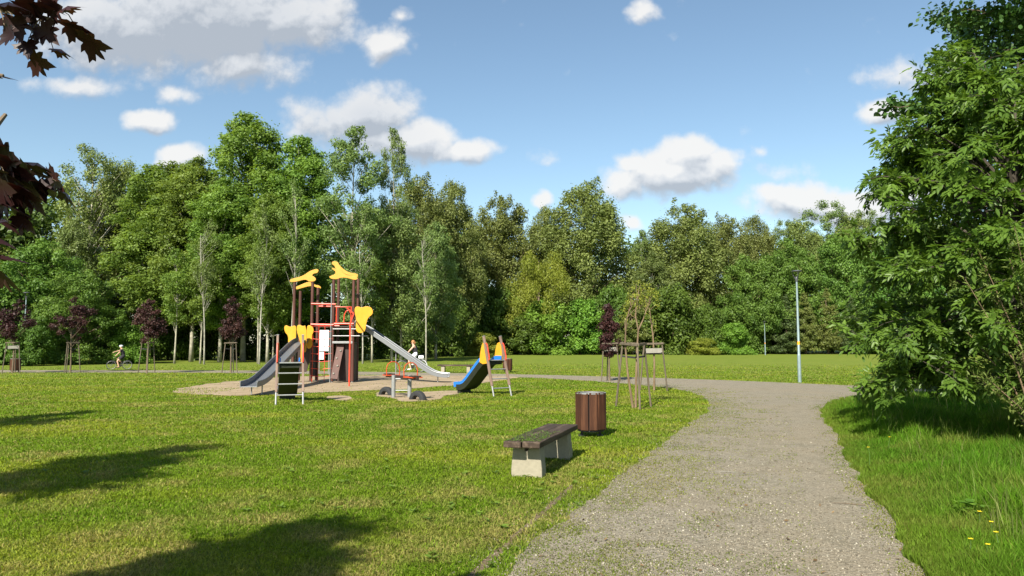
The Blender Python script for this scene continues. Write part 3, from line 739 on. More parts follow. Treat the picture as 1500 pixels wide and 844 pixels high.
EDGE = "trees along the edge of the wood"
def tree(kind, px, d, top, wpx, name, label, cat='tree', group=EDGE, rz=None, wood='trunk'):
    H0, W0, cm, tm = PROTO[kind]
    p = PD(px, top, d); Hh = p.z; Wd = wpx * d / F
    t = empty(name, (p.x, d, 0), random.uniform(0, 6.28) if rz is None else rz, label, cat, group)
    t.scale = (Wd / W0, Wd / W0, Hh / H0)
    a = link('crown', cm, None, t); b = link('trunk', tm, None, t)
    return t
T_ = [
 # left side, beyond the far path
 ('tallolive', 137, 80, 204, 135, 'poplar_tree', 'tall olive poplar with open branchy top on the far left, forked pale trunk showing', ),
 ('poplar0', 178, 86, 250, 121, 'poplar_tree', 'olive green poplar crown just right of the tall open branchy poplar', ),
 ('poplar1', 30, 92, 285, 165, 'poplar_tree', 'dark olive poplar at the left frame edge behind the purple maple leaves', ),
 ('greytree', 112, 68, 318, 95, 'birch_tree', 'pale yellow green birch in front of the tall open branchy poplar', ),
 ('maple0', 62, 62, 352, 165, 'round_tree', 'rounded light green tree at the far left behind the leaf hidden lamp', ),
 ('maple1', 118, 58, 398, 135, 'round_tree', 'low bushy mid green tree left of the cyclist in black', ),
 ('shrub0', -15, 57, 400, 140, 'shrub', 'dark green bushy tree cut by the left frame edge', ),
 ('brightshrub', 190, 60, 472, 60, 'shrub', 'fresh bright green bush right behind the cyclist in black', ),
 ('aspen0', 228, 68, 243, 128, 'aspen_tree', 'first tall bright green aspen to the right of the gap, nearest the cyclist', ),
 ('aspen1', 290, 66, 232, 122, 'aspen_tree', 'bright green aspen between the cyclist and the tallest aspen, slightly shorter', ),
 ('aspen2', 262, 72, 238, 134, 'aspen_tree', 'bright green aspen crown set back in the left aspen group', ),
 ('aspen0', 366, 68, 168, 146, 'aspen_tree', 'tallest aspen of the left group, its top highest against the sky', ),
 ('aspen1', 330, 64, 262, 115, 'aspen_tree', 'shorter full aspen in front and left of the tallest aspen', ),
 ('aspen2', 440, 68, 200, 128, 'aspen_tree', 'aspen rising behind the twin roofed climbing tower', ),
 ('aspen0', 398, 62, 285, 97, 'aspen_tree', 'low aspen between the tallest aspen and the climbing tower', ),
 ('airy', 520, 62, 186, 130, 'poplar_tree', 'grey green airy poplar with pale branches above the right tower roof', ),
 ('airy', 578, 66, 190, 70, 'poplar_tree', 'thin wispy poplar spire leaning into the sky right of the airy poplar', ),
 ('greytree', 590, 66, 300, 110, 'birch_tree', 'grey green birch behind the long steel slide', ),
 ('slender', 300, 60, 330, 50, 'aspen_tree', 'slender aspen with bare white lower trunk left of the steel slide foot', ),
 ('slender', 262, 60, 350, 50, 'aspen_tree', 'slender aspen with bare white lower trunk nearest the second purple sapling', ),
 ('slender', 383, 60, 330, 45, 'aspen_tree', 'slender pale trunked aspen behind the blue grey slide foot', ),
 ('slender', 405, 64, 320, 45, 'aspen_tree', 'slender aspen trunk glimpsed left of the brown tower posts', ),
 ('slender', 548, 63, 330, 55, 'aspen_tree', 'slender aspen just right of the yellow wing panel', ),
 ('slender', 347, 66, 300, 50, 'aspen_tree', 'thin aspen behind the fourth purple sapling', ),
 ('poplar2', 612, 92, 260, 126, 'poplar_tree', 'dark olive poplar set back above the cyclist in white shorts', ),
 ('poplar0', 662, 98, 268, 104, 'poplar_tree', 'olive poplar with pointed top between the wispy spire and the sky gap', ),
 ('greytree', 640, 78, 322, 90, 'birch_tree', 'grey green birch leaning over the cyclist in white shorts, thin pale trunk', ),
 ('thin', 432, 59, 262, 52, 'birch_tree', 'thin leaning white birch trunk just left of the left tower roof', ),
 ('thin', 386, 58, 300, 50, 'birch_tree', 'thin white birch trunk between the tallest aspen and the left tower', ),
 ('thin', 306, 58, 320, 50, 'birch_tree', 'thin white birch trunk in front of the aspens, right of the narrow purple sapling', ),
 ('thin', 626, 62, 330, 52, 'birch_tree', 'thin leaning white birch trunk right of the cyclist in white shorts', ),
 ('thin', 535, 60, 300, 50, 'birch_tree', 'thin white birch trunk behind the upper end of the long steel slide', ),
 # middle and right, beyond the big lawn
 ('poplar1', 735, 116, 288, 126, 'poplar_tree', 'broad olive poplar left of the biggest centre poplar', ),
 ('poplar2', 858, 120, 268, 148, 'poplar_tree', 'biggest olive poplar in the centre of the far wood', ),
 ('poplar0', 800, 124, 305, 88, 'poplar_tree', 'olive poplar filling the dip left of the biggest centre poplar', ),
 ('willow', 790, 108, 364, 120, 'willow_tree', 'yellow green willow with drooping boughs in front of the centre poplars', ),
 ('poplar1', 1000, 122, 300, 137, 'poplar_tree', 'broad olive poplar left of the lamp post, under the big white cloud', ),
 ('greytree', 940, 126, 335, 75, 'birch_tree', 'grey green tree in the notch right of the biggest centre poplar', ),
 ('greytree', 955, 116, 365, 85, 'round_tree', 'blue green rounded tree behind the bare staked sapling', ),
 ('poplar2', 1062, 128, 318, 93, 'poplar_tree', 'olive poplar right behind the broad poplar under the big white cloud', ),
 ('poplar0', 1105, 130, 318, 82, 'poplar_tree', 'olive poplar top showing left of the lamp head', ),
 ('airytop', 1150, 134, 325, 70, 'poplar_tree', 'thin topped poplar straight above the lamp head', ),
 ('airytop', 1212, 136, 300, 105, 'poplar_tree', 'airy wide topped poplar under the low bright cloud', ),
 ('airytop', 1270, 138, 312, 90, 'poplar_tree', 'airy poplar half hidden by the big walnut on the right', ),
 ('poplar1', 1172, 131, 322, 85, 'poplar_tree', 'olive poplar just right of the lamp head, behind the bright rounded tree', ),
 ('poplar2', 1245, 133, 316, 90, 'poplar_tree', 'olive poplar between the airy wide topped poplar and the walnut', ),
 ('shrub1', 44, 54.2, 470, 62, 'shrub', 'dark green bush hiding the lower part of the far left lamp post', ),
 ('maple0', 1155, 118, 350, 120, 'round_tree', 'bright green rounded tree directly behind the lamp head', ),
 ('maple1', 1095, 114, 375, 105, 'round_tree', 'bright green rounded tree left of the lamp post', ),
 ('maple0', 1228, 120, 345, 120, 'round_tree', 'bright green rounded tree between the lamp post and the walnut', ),
 ('maple1', 1310, 118, 350, 130, 'round_tree', 'green rounded tree seen through the walnut on the right', ),
 ('poplar1', 1385, 124, 320, 143, 'poplar_tree', 'olive poplar behind the walnut near the right edge', ),
 ('maple0', 1460, 114, 350, 150, 'round_tree', 'green tree behind the walnut at the right frame edge', ),
 ('conifer', 1178, 112, 428, 50, 'conifer_tree', 'yellowish conifer right of the lamp post, narrower of the pair', ),
 ('conifer', 1210, 113, 422, 52, 'conifer_tree', 'yellowish conifer right of the lamp post, bigger and farther from it', ),
 ('darkconifer', 1150, 113, 432, 60, 'conifer_tree', 'dark conifer just left of the lamp post', ),
 ('darkconifer', 1245, 112, 430, 45, 'conifer_tree', 'dark green conifer between the yellowish pair and the walnut', ),
 ('conifer', 925, 108, 415, 60, 'conifer_tree', 'yellow green pointed conifer behind the bare staked sapling', ),
 ('maple1', 1270, 112, 450, 60, 'round_tree', 'small round green tree on a thin trunk beside the walnut', ),
 ('shrub0', 690, 106, 392, 105, 'round_tree', 'dark bushy tree at the left end of the far lawn edge', ),
 ('shrub1', 735, 110, 420, 95, 'round_tree', 'dark green bushy tree left of the willow foot', ),
 ('brightshrub', 800, 107, 442, 95, 'shrub', 'fresh green bush beneath the willow', ),
 ('shrub1', 770, 106, 462, 80, 'shrub', 'mid green bush left of the fresh green bush beneath the willow', ),
 ('brightshrub', 850, 108, 440, 85, 'shrub', 'fresh green bush left of the purple staked sapling', ),
 ('shrub0', 985, 110, 418, 110, 'round_tree', 'dark olive bushy tree right of the bare staked sapling', ),
 ('shrub1', 895, 111, 420, 80, 'shrub', 'deep green bush behind the purple staked sapling', ),
 ('shrub0', 1035, 109, 446, 70, 'shrub', 'deep green bush left of the fresh green bush by the lamp post', ),
 ('brightshrub', 1075, 106, 474, 60, 'shrub', 'fresh green bush at the lawn edge left of the far pole', ),
 ('paleshrub', 1030, 105, 496, 55, 'shrub', 'low pale flowering bush on the lawn edge left of the fresh green bush', ),
 ('paleshrub', 706, 98, 488, 62, 'shrub', 'pale yellow green bush behind the blue slide', ),
 ('shrub1', 650, 92, 430, 90, 'shrub', 'dark understorey bush behind the cyclist in white shorts', ),
 ('shrub0', 585, 80, 440, 90, 'shrub', 'dark understorey bush behind the long steel slide', ),
 ('shrub1', 500, 76, 440, 110, 'shrub', 'dark understorey bush behind the right tower', ),
 ('shrub0', 430, 78, 430, 110, 'shrub', 'dark understorey bush behind the left tower', ),
 ('shrub1', 340, 76, 420, 110, 'shrub', 'dark understorey bush among the white aspen trunks', ),
 ('shrub0', 250, 72, 430, 90, 'shrub', 'dark understorey bush left of the white aspen trunks', ),
 ('darkconifer', 160, 72, 410, 90, 'conifer_tree', 'dark tree in the shaded gap above the cyclist in black', ),
 ('shrub1', 1120, 118, 440, 80, 'round_tree', 'deep green bushy tree behind the far thin pole', ),
 ('shrub0', 1330, 108, 430, 100, 'shrub', 'deep green bush seen under the walnut branches', ),
 ('shrub1', 1420, 104, 420, 110, 'shrub', 'deep green bush behind the walnut near the right edge', ),
 ('shrub0', 1500, 100, 410, 120, 'shrub', 'deep green bush behind the narrow leaved willow shrub', ),
]
for row in T_:
    tree(*row[:5], row[5], row[6], cat='shrub' if row[5] == 'shrub' else 'tree', group='bushes along the edge of the wood' if row[5] == 'shrub' else EDGE)

# the dark foliage mass of the wood behind them
line = np.array([(-95, 82), (-60, 88), (-32, 88), (-20, 92), (-12, 108), (-5, 130), (25, 137), (60, 138), (100, 128), (125, 110)], float)
seg = np.hypot(*np.diff(line, axis=0).T); cs = np.concatenate([[0], np.cumsum(seg)])
nc = 980
s = rng.random(nc) * cs[-1]
cx, cyy = np.interp(s, cs, line[:, 0]), np.interp(s, cs, line[:, 1])
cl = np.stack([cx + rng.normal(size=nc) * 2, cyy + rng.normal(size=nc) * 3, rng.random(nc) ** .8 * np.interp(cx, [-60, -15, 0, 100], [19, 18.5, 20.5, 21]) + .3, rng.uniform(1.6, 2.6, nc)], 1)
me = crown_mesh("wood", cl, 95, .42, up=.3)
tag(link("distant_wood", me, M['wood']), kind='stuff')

# ------------------------------------------------------------------ near trees
def tubes_np(): return MB()
LEAFLET = np.array([(0, 0, 0), (.28, .17, .03), (.62, .16, .03), (1, 0, -.05), (.62, -.16, .03), (.28, -.17, .03)])
def leaflets(org, ax, nr, L, width, var):
    """org (n,3) base, ax direction, nr normal, L length"""
    ax = unit(ax); nr = unit(nr - (nr * ax).sum(1, keepdims=True) * ax); sd = np.cross(nr, ax)
    P = LEAFLET * np.array([1, width, 1])
    V = org[:, None] + L[:, None, None] * (P[None, :, 0:1] * ax[:, None] + P[None, :, 1:2] * sd[:, None] + P[None, :, 2:3] * nr[:, None])
    n = len(org)
    f = np.arange(n)[:, None, None] * 6 + np.array([[0, 1, 2, 3], [0, 3, 4, 5]])[None]
    return V.reshape(-1, 3), f.reshape(-1, 4), np.repeat(np.clip(var, 0, 1), 6)
def branchy(c0, H, R0, nb, nt, zlo, prof, seed, droop=.25, xy=(0, 0)):
    """limbs from a stem, with twigs; returns tube builder and twig points/directions"""
    rs = np.random.default_rng(seed)
    mb = MB(); tw_p, tw_d, tw_v = [], [], []
    ts, pr = zip(*prof)
    for i in range(nb):
        t = zlo + (1 - zlo) * (i + rs.random()) / nb
        a = rs.uniform(0, 2 * np.pi)
        rad = R0 * np.interp(t, ts, pr) * rs.uniform(.72, 1.08)
        st = Vector((c0[0] + xy[0] * t, c0[1] + xy[1] * t, max(.3, t * H * .72)))
        en = Vector((c0[0] + math.cos(a) * rad, c0[1] + math.sin(a) * rad, t * H + rs.uniform(-.2, .3)))
        mid = st.lerp(en, .55) + Vector((0, 0, .18 * rad))
        pts = [st.lerp(mid, k / 3) for k in range(3)] + [mid.lerp(en, k / 3) + Vector((0, 0, -droop * rad * .12 * (k / 3) ** 2)) for k in range(4)]
        mb.tube(pts, [.027 * (1 - k / 7.0) + .005 for k in range(7)], 5)
        for j in range(nt):
            u = rs.uniform(.3, 1.0) ** .7
            q = pts[min(5, int(u * 6))].lerp(pts[min(6, int(u * 6) + 1)], (u * 6) % 1)
            b = a + rs.uniform(-1.5, 1.5)
            L = rs.uniform(.25, .75) * (R0 / 3) ** .5
            dr = Vector((math.cos(b), math.sin(b), rs.uniform(-.45, .6))).normalized()
            e = q + dr * L
            mb.tube([q, q.lerp(e, .5) + Vector((0, 0, .03)), e], [.007, .005, .003], 4)
            v = rs.random()
            for k in range(3):
                tw_p.append(q.lerp(e, .4 + .3 * k)); tw_d.append(dr); tw_v.append(v)
    return mb, np.array([tuple(p) for p in tw_p]), np.array([tuple(p) for p in tw_d]), np.array(tw_v)
def compound_leaves(P, D, Vr, per, nl, Lr, rachis, width, droop=.35):
    idx = np.repeat(np.arange(len(P)), per); m = len(idx)
    d = unit(D[idx] * .7 + rng.normal(size=(m, 3)) * .75 + np.array([0, 0, -.05]))
    org = P[idx] + rng.normal(size=(m, 3)) * .03
    nr = unit(np.array([0, 0, 1.0]) + rng.normal(size=(m, 3)) * .35 + np.array([-.15, -.25, 0]))
    nr = unit(nr - (nr * d).sum(1, keepdims=True) * d); sd = np.cross(nr, d)
    O, A, NN, LL, VV = [], [], [], [], []
    rl = rachis * rng.uniform(.7, 1.2, m)
    for k in range(nl):
        if k == nl - 1: u, sgn = 1.0, 0
        else: u, sgn = .35 + .6 * (k // 2) / max(1, (nl - 1) // 2), (1 if k % 2 else -1)
        o = org + d * (rl * u)[:, None] - np.array([0, 0, 1.0]) * (droop * rl * u * u)[:, None]
        ax = d * (.75 if sgn else 1) + sd * sgn * .8 - np.array([0, 0, .35]) * (1 if sgn else 1.4)
        O.append(o); A.append(ax + rng.normal(size=(m, 3)) * .12); NN.append(nr + rng.normal(size=(m, 3)) * .2)
        LL.append(Lr * rng.uniform(.75, 1.2, m) * (.8 + .3 * u)); VV.append(.5 * Vr[idx] + .3 * rng.random(m) + .2 * rng.random(m))
    return leaflets(np.vstack(O), np.vstack(A), np.vstack(NN), np.concatenate(LL), width, np.concatenate(VV))

# walnut-like tree by the right of the path
wx, wy = 8.75, 12.3
mb, P_, D_, V_ = branchy((wx, wy), 6.9, 2.62, 112, 11, .105, [(0, .80), (.15, .93), (.35, 1.0), (.55, .98), (.72, .86), (.88, .55), (1, .22)], 3)
mb.tube([(wx + .1, wy, -.1), (wx, wy, 1.2), (wx - .05, wy + .05, 3), (wx, wy, 5.6)], [.16, .13, .10, .03], 9)
mb.tube([(wx + .15, wy + .1, -.1), (wx + .7, wy + .2, 1.5), (wx + 1.3, wy + .3, 3.4)], [.11, .09, .03], 8)
Vv, ff, aa = compound_leaves(P_, D_, V_, 4, 7, .115, .19, 1.0)
t = empty('walnut_tree', (0, 0, 0), 0, 'large leafy tree with big compound leaves overhanging the grass right of the path', 'tree')
link('crown', np_mesh('walnut_crown', Vv, [ff], attrs={'var': aa}), M['walnut'], t)
mb.build('trunk', M['bark_grey'], t, smooth=True)

# darker taller tree behind it
bx, by = 15.0, 16.6
mb, P_, D_, V_ = branchy((bx, by), 13.5, 5.6, 90, 12, .30, [(0, .3), (.3, .75), (.5, .95), (.68, 1.0), (.85, .8), (1, .3)], 5)
mb.tube([(bx, by, -.1), (bx, by, 4), (bx - .1, by, 8), (bx, by, 12)], [.24, .2, .13, .04], 10)
m_ = len(P_); idx = np.repeat(np.arange(m_), 28)
n = len(idx)
dd = unit(D_[idx] * .4 + rng.normal(size=(n, 3)))
Vv, ff, aa = leaflets(P_[idx] + rng.normal(size=(n, 3)) * .13, dd + np.array([0, 0, -.2]), np.array([0, 0, 1.0]) + rng.normal(size=(n, 3)) * .5, rng.uniform(.09, .16, n), 2.1, .5 * V_[idx] + .5 * rng.random(n))
t = empty('broadleaf_tree', (0, 0, 0), 0, 'tall dark green tree rising above the walnut in the top right corner', 'tree')
link('crown', np_mesh('dark_crown', Vv, [ff], attrs={'var': aa}), M['dark_maple'], t)
mb.build('trunk', M['bark_dark'], t, smooth=True)

# narrow-leaved willow shrub at the right edge
sx_, sy_ = 7.45, 9.9
mb = MB(); rs = np.random.default_rng(8); P_, D_, V_ = [], [], []
for i in range(46):
    a = rs.uniform(0, 6.28); rad = rs.uniform(.3, 1.15); hh = rs.uniform(1.2, 3.3)
    b0 = Vector((sx_ + math.cos(a) * .12, sy_ + math.sin(a) * .12, -.03)); e = Vector((sx_ + math.cos(a) * rad, sy_ + math.sin(a) * rad, hh))
    mid = b0.lerp(e, .5) + Vector((-math.cos(a) * .1, -math.sin(a) * .1, .15))
    pts = [b0, b0.lerp(mid, .5), mid, mid.lerp(e, .5), e]
    mb.tube(pts, [.014, .012, .009, .006, .003], 5)
    for k in range(44):
        u = rs.uniform(.08, 1); q = b0.lerp(mid, u * 2) if u < .5 else mid.lerp(e, u * 2 - 1)
        P_.append(tuple(q)); D_.append((rs.normal() , rs.normal(), rs.uniform(.1, 1.2))); V_.append(rs.random())
P_, D_, V_ = np.array(P_), np.array(D_), np.array(V_)
idx = np.repeat(np.arange(len(P_)), 5); n = len(idx)
Vv, ff, aa = leaflets(P_[idx] + rng.normal(size=(n, 3)) * .05, unit(D_[idx]) + rng.normal(size=(n, 3)) * .6, rng.normal(size=(n, 3)) * .6 + np.array([0, 0, 1]), rng.uniform(.06, .12, n), .55, .4 * V_[idx] + .6 * rng.random(n))
t = empty('willow_shrub', (0, 0, 0), 0, 'yellowish willow shrub with narrow leaves in the tall grass at the right frame edge', 'shrub')
link('crown', np_mesh('osier_crown', Vv, [ff], attrs={'var': aa}), M['osier'], t)
mb.build('trunk', M['bark_tan'], t, smooth=True)

# purple maples on the left (their leaves hang into the frame, their shade falls on the lawn)
half = [(0, 0), (.10, -.10), (.33, -.16), (.26, -.04), (.40, .02), (.62, .04), (.52, .16), (.56, .26), (.46, .28), (.34, .28), (.44, .42), (.47, .58), (.36, .54), (.25, .44), (.20, .48), (.22, .66), (.14, .68), (.09, .80), (0, 1.02)]
MAPLE = half + [(-x, y) for x, y in half[-2:0:-1]]
MAPLE = np.array(MAPLE)
def maple_leaves(org, ax, nr, L, var, curl=.25):
    ax = unit(ax); nr = unit(nr - (nr * ax).sum(1, keepdims=True) * ax); sd = np.cross(nr, ax)
    k = len(MAPLE); n = len(org)
    zz = -curl * (MAPLE[:, 0] ** 2 * 1.2 + (MAPLE[:, 1] - .3) ** 2 * .6)
    cen = np.array([0, .30])
    pts = np.vstack([MAPLE, cen]); zz = np.append(zz, .06)
    cr_ = rng.uniform(.2, 2.2, n)[:, None, None]
    V = org[:, None] + L[:, None, None] * (pts[None, :, 1:2] * ax[:, None] + pts[None, :, 0:1] * sd[:, None] + cr_ * zz[None, :, None] * nr[:, None])
    f = np.array([(i, (i + 1) % k, k) for i in range(k)])
    f = np.arange(n)[:, None, None] * (k + 1) + f[None]
    return V.reshape(-1, 3), f.reshape(-1, 3), np.repeat(np.clip(var, 0, 1), k + 1)
def purple_maple(base, H, R0, zlo, seed, nb, nt, per, label, hand=None):
    mb, P_, D_, V_ = branchy(base, H, R0, nb, nt, zlo, [(0, .6), (zlo, .8), (.55, 1), (.75, .85), (1, .3)], seed)
    mb.tube([(base[0], base[1], -.1), (base[0] + .03, base[1], H * .3), (base[0], base[1] + .05, H * .6), (base[0], base[1], H * .9)], [.11, .09, .06, .02], 9)
    idx = np.repeat(np.arange(len(P_)), per); n = len(idx)
    org = P_[idx] + rng.normal(size=(n, 3)) * .10
    ax = D_[idx] + rng.normal(size=(n, 3)) * .6 + np.array([0, 0, -.5])
    nr = np.array([0, 0, 1.0]) + rng.normal(size=(n, 3)) * .5
    L = rng.uniform(.08, .14, n); var = rng.random(n)
    # nothing may hang in front of the lens apart from the hand-placed sprays
    ok = (org[:, 1] < .3) | (org[:, 0] / np.maximum(org[:, 1], .1) < -.83) 
    org, ax, nr, L, var = org[ok], ax[ok], nr[ok], L[ok], var[ok]
    if hand is not None:
        ho, ha, hn, hl, hv, twigs = hand
        org, ax, nr, L, var = np.vstack([org, ho]), np.vstack([ax, ha]), np.vstack([nr, hn]), np.concatenate([L, hl]), np.concatenate([var, hv])
        for tw in twigs: mb.tube(tw[0], tw[1], 5)
    Vv, ff, aa = maple_leaves(org, ax, nr, L, var)
    t = empty('maple_tree', (0, 0, 0), 0, label, 'tree', 'purple maples on the left')
    link('crown', np_mesh('purple_crown', Vv, [ff], attrs={'var': aa}), M['purple_maple'], t)
    mb.build('trunk', M['bark_dark'], t, smooth=True)
    return t
# sprays that reach into the picture: twigs of the nearest maple with drooping leaves
mx, my = -4.8, -1.4
hl_o, hl_a, hl_n, hl_l, hl_v, tws = [], [], [], [], [], []
rs = random.Random(5)
def spray(pts, leaves, rad=.010):
    P = [PD(a, b, d) for a, b, d in pts]
    tws.append(([Vector((mx, my, P[0].z - .3)).lerp(P[0], .5)] + P, [rad * 1.6] + [rad * (1 - .75 * i / len(P)) for i in range(len(P))]))
    for (a, b, d, dx, dy, L) in leaves:
        o = PD(a, b, d)
        j = min(range(len(P)), key=lambda k: (P[k] - o).length)
        tws.append(([P[j], P[j].lerp(o, .5) + Vector((0, 0, .012)), o], [.0022, .0016, .0014]))
        ax = Vector((dx, rs.uniform(-.5, .3), -dy)).normalized()
        hl_o.append(tuple(o)); hl_a.append(tuple(ax)); hl_n.append((rs.uniform(-.6, .6), rs.uniform(-.3, .9), rs.uniform(.3, 1)))
        hl_l.append(L * .84); hl_v.append(rs.random())
spray([(-60, -30, 2.2), (0, 15, 2.25), (60, 25, 2.3), (110, 38, 2.35), (132, 52, 2.4)],
      [(122, 62, 2.35, 1, .15, .13), (95, 38, 2.3, 1, .1, .11), (60, 40, 2.3, .8, .8, .10), (45, 30, 2.3, .3, 1, .11), (20, 25, 2.25, .2, .7, .11), (8, 48, 2.2, .9, .5, .09), (78, 72, 2.4, 1, .3, .09),
       (45, 88, 2.35, 1, .25, .11), (30, 10, 2.25, 1, -.1, .13), (70, 12, 2.3, 1, .1, .11), (40, 62, 2.3, .3, 1, .09), (0, 8, 2.2, 1, .1, .13), (55, 5, 2.3, .8, .3, .12), (90, 15, 2.3, .9, -.2, .10), (25, 40, 2.3, .5, .8, .1), (60, -8, 2.3, 1, .2, .12)])
spray([(-60, 90, 2.0), (-20, 108, 2.1), (5, 111, 2.1)], [(-25, 108, 2.1, 1, .1, .12)])
spray([(-80, 190, 2.1), (-10, 225, 2.2), (40, 250, 2.3), (75, 262, 2.35)],
      [(72, 258, 2.35, .9, .7, .115), (40, 240, 2.3, 1, .25, .13), (0, 228, 2.2, 1, .3, .14), (-15, 250, 2.2, 1, .4, .15), (20, 262, 2.25, .9, .5, .14), (-5, 285, 2.2, 1, .35, .15), (40, 285, 2.3, .7, .8, .11), (-20, 220, 2.2, 1, -.1, .13), (10, 300, 2.2, .9, .5, .13), (55, 268, 2.3, .5, .9, .10), (88, 278, 2.35, .6, .7, .10), (62, 275, 2.3, .9, .3, .11), (15, 275, 2.2, .9, .3, .14), (-5, 320, 2.2, .9, .5, .13), (25, 315, 2.25, .8, .7, .11), (-20, 290, 2.2, 1, .3, .15), (5, 245, 2.2, 1, .3, .14), (-25, 310, 2.2, 1, .4, .14), (30, 250, 2.25, .7, .6, .14), (-10, 268, 2.15, .9, .3, .15)], .012)
spray([(-90, 320, 1.9), (-30, 350, 1.95), (0, 365, 2.0)],
      [(-20, 375, 1.95, 1, .1, .14), (-10, 395, 2.0, .9, .6, .13), (-35, 345, 1.95, 1, .2, .14), (-30, 400, 1.95, .8, .6, .12), (-25, 330, 2.0, 1, -.1, .12)])
spray([(-40, 230, 1.7), (-10, 190, 1.8), (8, 168, 1.85)], [])
purple_maple((mx, my), 7.2, .95, .40, 21, 46, 9, 9, 'purple maple on the left whose dark lobed leaves hang into the top left corner',
             (np.array(hl_o), np.array(hl_a), np.array(hl_n), np.array(hl_l), np.array(hl_v), tws))
purple_maple((-9.1, 1.2), 9.4, 1.3, .34, 22, 44, 8, 9, 'second purple maple beyond the left frame edge, seen only by its shade on the lawn')
purple_maple((-13.8, 8.4), 8.8, 1.2, .34, 23, 36, 8, 6, 'third purple maple farther out on the left, seen only by its shade on the lawn')

# ------------------------------------------------------------------ saplings with stake guards
def guard(loc, rz, label, board=True, group='stake guards around young trees', Hh=1.7, rb=.50, rt=.34):
    t = empty('tree_guard', (*loc, 0), rz, label, 'tree guard', group)
    tops = []
    for k in range(3):
        a = R(90 + 120 * k)
        b, p = Vector((rb * math.cos(a), rb * math.sin(a), -.05)), Vector((rt * math.cos(a), rt * math.sin(a), Hh + .02 * k))
        mb = MB(); mb.tube([b, b.lerp(p, .5), p], [.028, .027, .026], 8); mb.build('stake', M['grey_wood'], t, smooth=True); tops.append(p)
    for k in range(3):
        a, b = tops[k], tops[(k + 1) % 3]
        dz = Vector((0, 0, -.035 - .006 * k)); u = (b - a).normalized() * .05
        out = Vector(((a.x + b.x) / 2, (a.y + b.y) / 2, 0)).normalized() * .05
        mb = MB(); mb.bar(a + dz - u + out, b + dz + u + out, .028, .06); mb.build('rail', M['grey_wood'], t, .004)
    if board:
        a, b = tops[1].lerp(Vector((rb * math.cos(R(210)), rb * math.sin(R(210)), 0)), .17), tops[2].lerp(Vector((rb * math.cos(R(330)), rb * math.sin(R(330)), 0)), .17)
        o = Vector((0, .05, 0)); mb = MB(); mb.bar(a + o, b + o, .02, .17); mb.build('board', M['pale_board'], t, .003)
    mb = MB()
    z = Hh * .80
    pts = [Vector((rt * 1.16 * math.cos(R(90 + 120 * k)), rt * 1.16 * math.sin(R(90 + 120 * k)), z)) for k in range(3)]
    for p in pts: mb.bar(p, Vector((0, 0, z - .04)), .006, .05)
    mb.build('strap', M['black_metal'], t)
    return t
def plum(loc, H, W, seed, label, base=1.5):
    global rng
    c = envelope(H, base, W, [(0, .4), (.25, 1), (.55, .8), (.8, .45), (1, .15)], 40, .25, .55)
    cm = crown_mesh('plum_crown', c, 105, .058, aspect=.6, up=.2)
    tm = trunk_mb(H, .035, c, 24, start=.32, wob=.08)
    t = empty('purple_sapling', (*loc, 0), 0, label, 'young tree', 'young purple trees')
    link('crown', cm, M['plum'], t); tm.build('trunk', M['bark_dark'], t, smooth=True)
    return t
PL = [(18, 547, 437, 66, 'leftmost purple sapling with a full round crown above the litter bin'), (103, 546, 436, 56, 'second purple sapling from the left, thin crown left of the cyclist'),
      (215, 547, 439, 46, 'narrow purple sapling right of the cyclist in black'), (338, 546, 432, 38, 'thin purple sapling left of the steel slide')]
for i, (px, py, top, w, lab) in enumerate(PL):
    g = G(px, py); p = PD(px, top, g[1])
    plum(g, p.z, w * g[1] / F, i, lab, 2.0 if i != 2 else 1.8)
    guard(g, R(20 + 35 * i), ['stake guard with a pale board under the leftmost purple sapling', 'stake guard under the second purple sapling, left of the cyclist', 'stake guard under the narrow purple sapling right of the cyclist', 'stake guard under the thin purple sapling left of the steel slide'][i], board=(i == 0), Hh=1.75)
g3 = G(893, 558.5); p3 = PD(893, 446, g3[1])
plum(g3, p3.z, 30 * g3[1] / F, 9, 'purple sapling in front of the far lawn, left of the bare saplings', 1.2)
guard(g3, R(5), 'stake guard with a pale board around the purple sapling by the cross path', True, Hh=1.7)
gA, gB = G(931, 598), G(958, 572.5)
guard(gA, R(182), 'nearest stake guard, around the bare pale sapling right of the litter bin', False, rb=.55, rt=.33)
guard(gB, R(-14), 'stake guard with a pale board behind the nearest one', True, rb=.56, rt=.36)
def bare(loc, stems, label, mat='bark_tan', n=9):
    t = empty('bare_sapling', (*loc, 0), 0, label, 'young tree', 'bare saplings in stake guards')
    mb = MB(); rs = random.Random(len(label))
    tips = []
    for pts, r in stems:
        mb.tube(pts, [r * (1 - .75 * i / (len(pts) - 1)) for i in range(len(pts))], 8)
        for _ in range(n):
            k = rs.randint(len(pts) // 2, len(pts) - 2); q = Vector(pts[k]).lerp(Vector(pts[k + 1]), rs.random())
            e = q + Vector((rs.uniform(-.3, .3), rs.uniform(-.3, .3), rs.uniform(.15, .5)))
            mb.tube([q, q.lerp(e, .5) + Vector((0, 0, .02)), e], [r * .28, r * .2, r * .08], 5); tips.append(e)
    mb.build('trunk', M[mat], t, smooth=True)
    C = np.array([tuple(Vector(p) + Vector((rs.uniform(-.12, .12), rs.uniform(-.12, .12), rs.uniform(-.15, .12)))) for p in tips for _ in range(22)])
    Vv, f, a = leaf_quads(C, unit(rng.normal(size=(len(C), 3)) + np.array([0, -.3, .6])), rng.uniform(.025, .045, len(C)), .5, rng.random(len(C)))
    link('crown', np_mesh('bare_crown', Vv, [f], attrs={'var': a}), M['willow'], t)
    return t
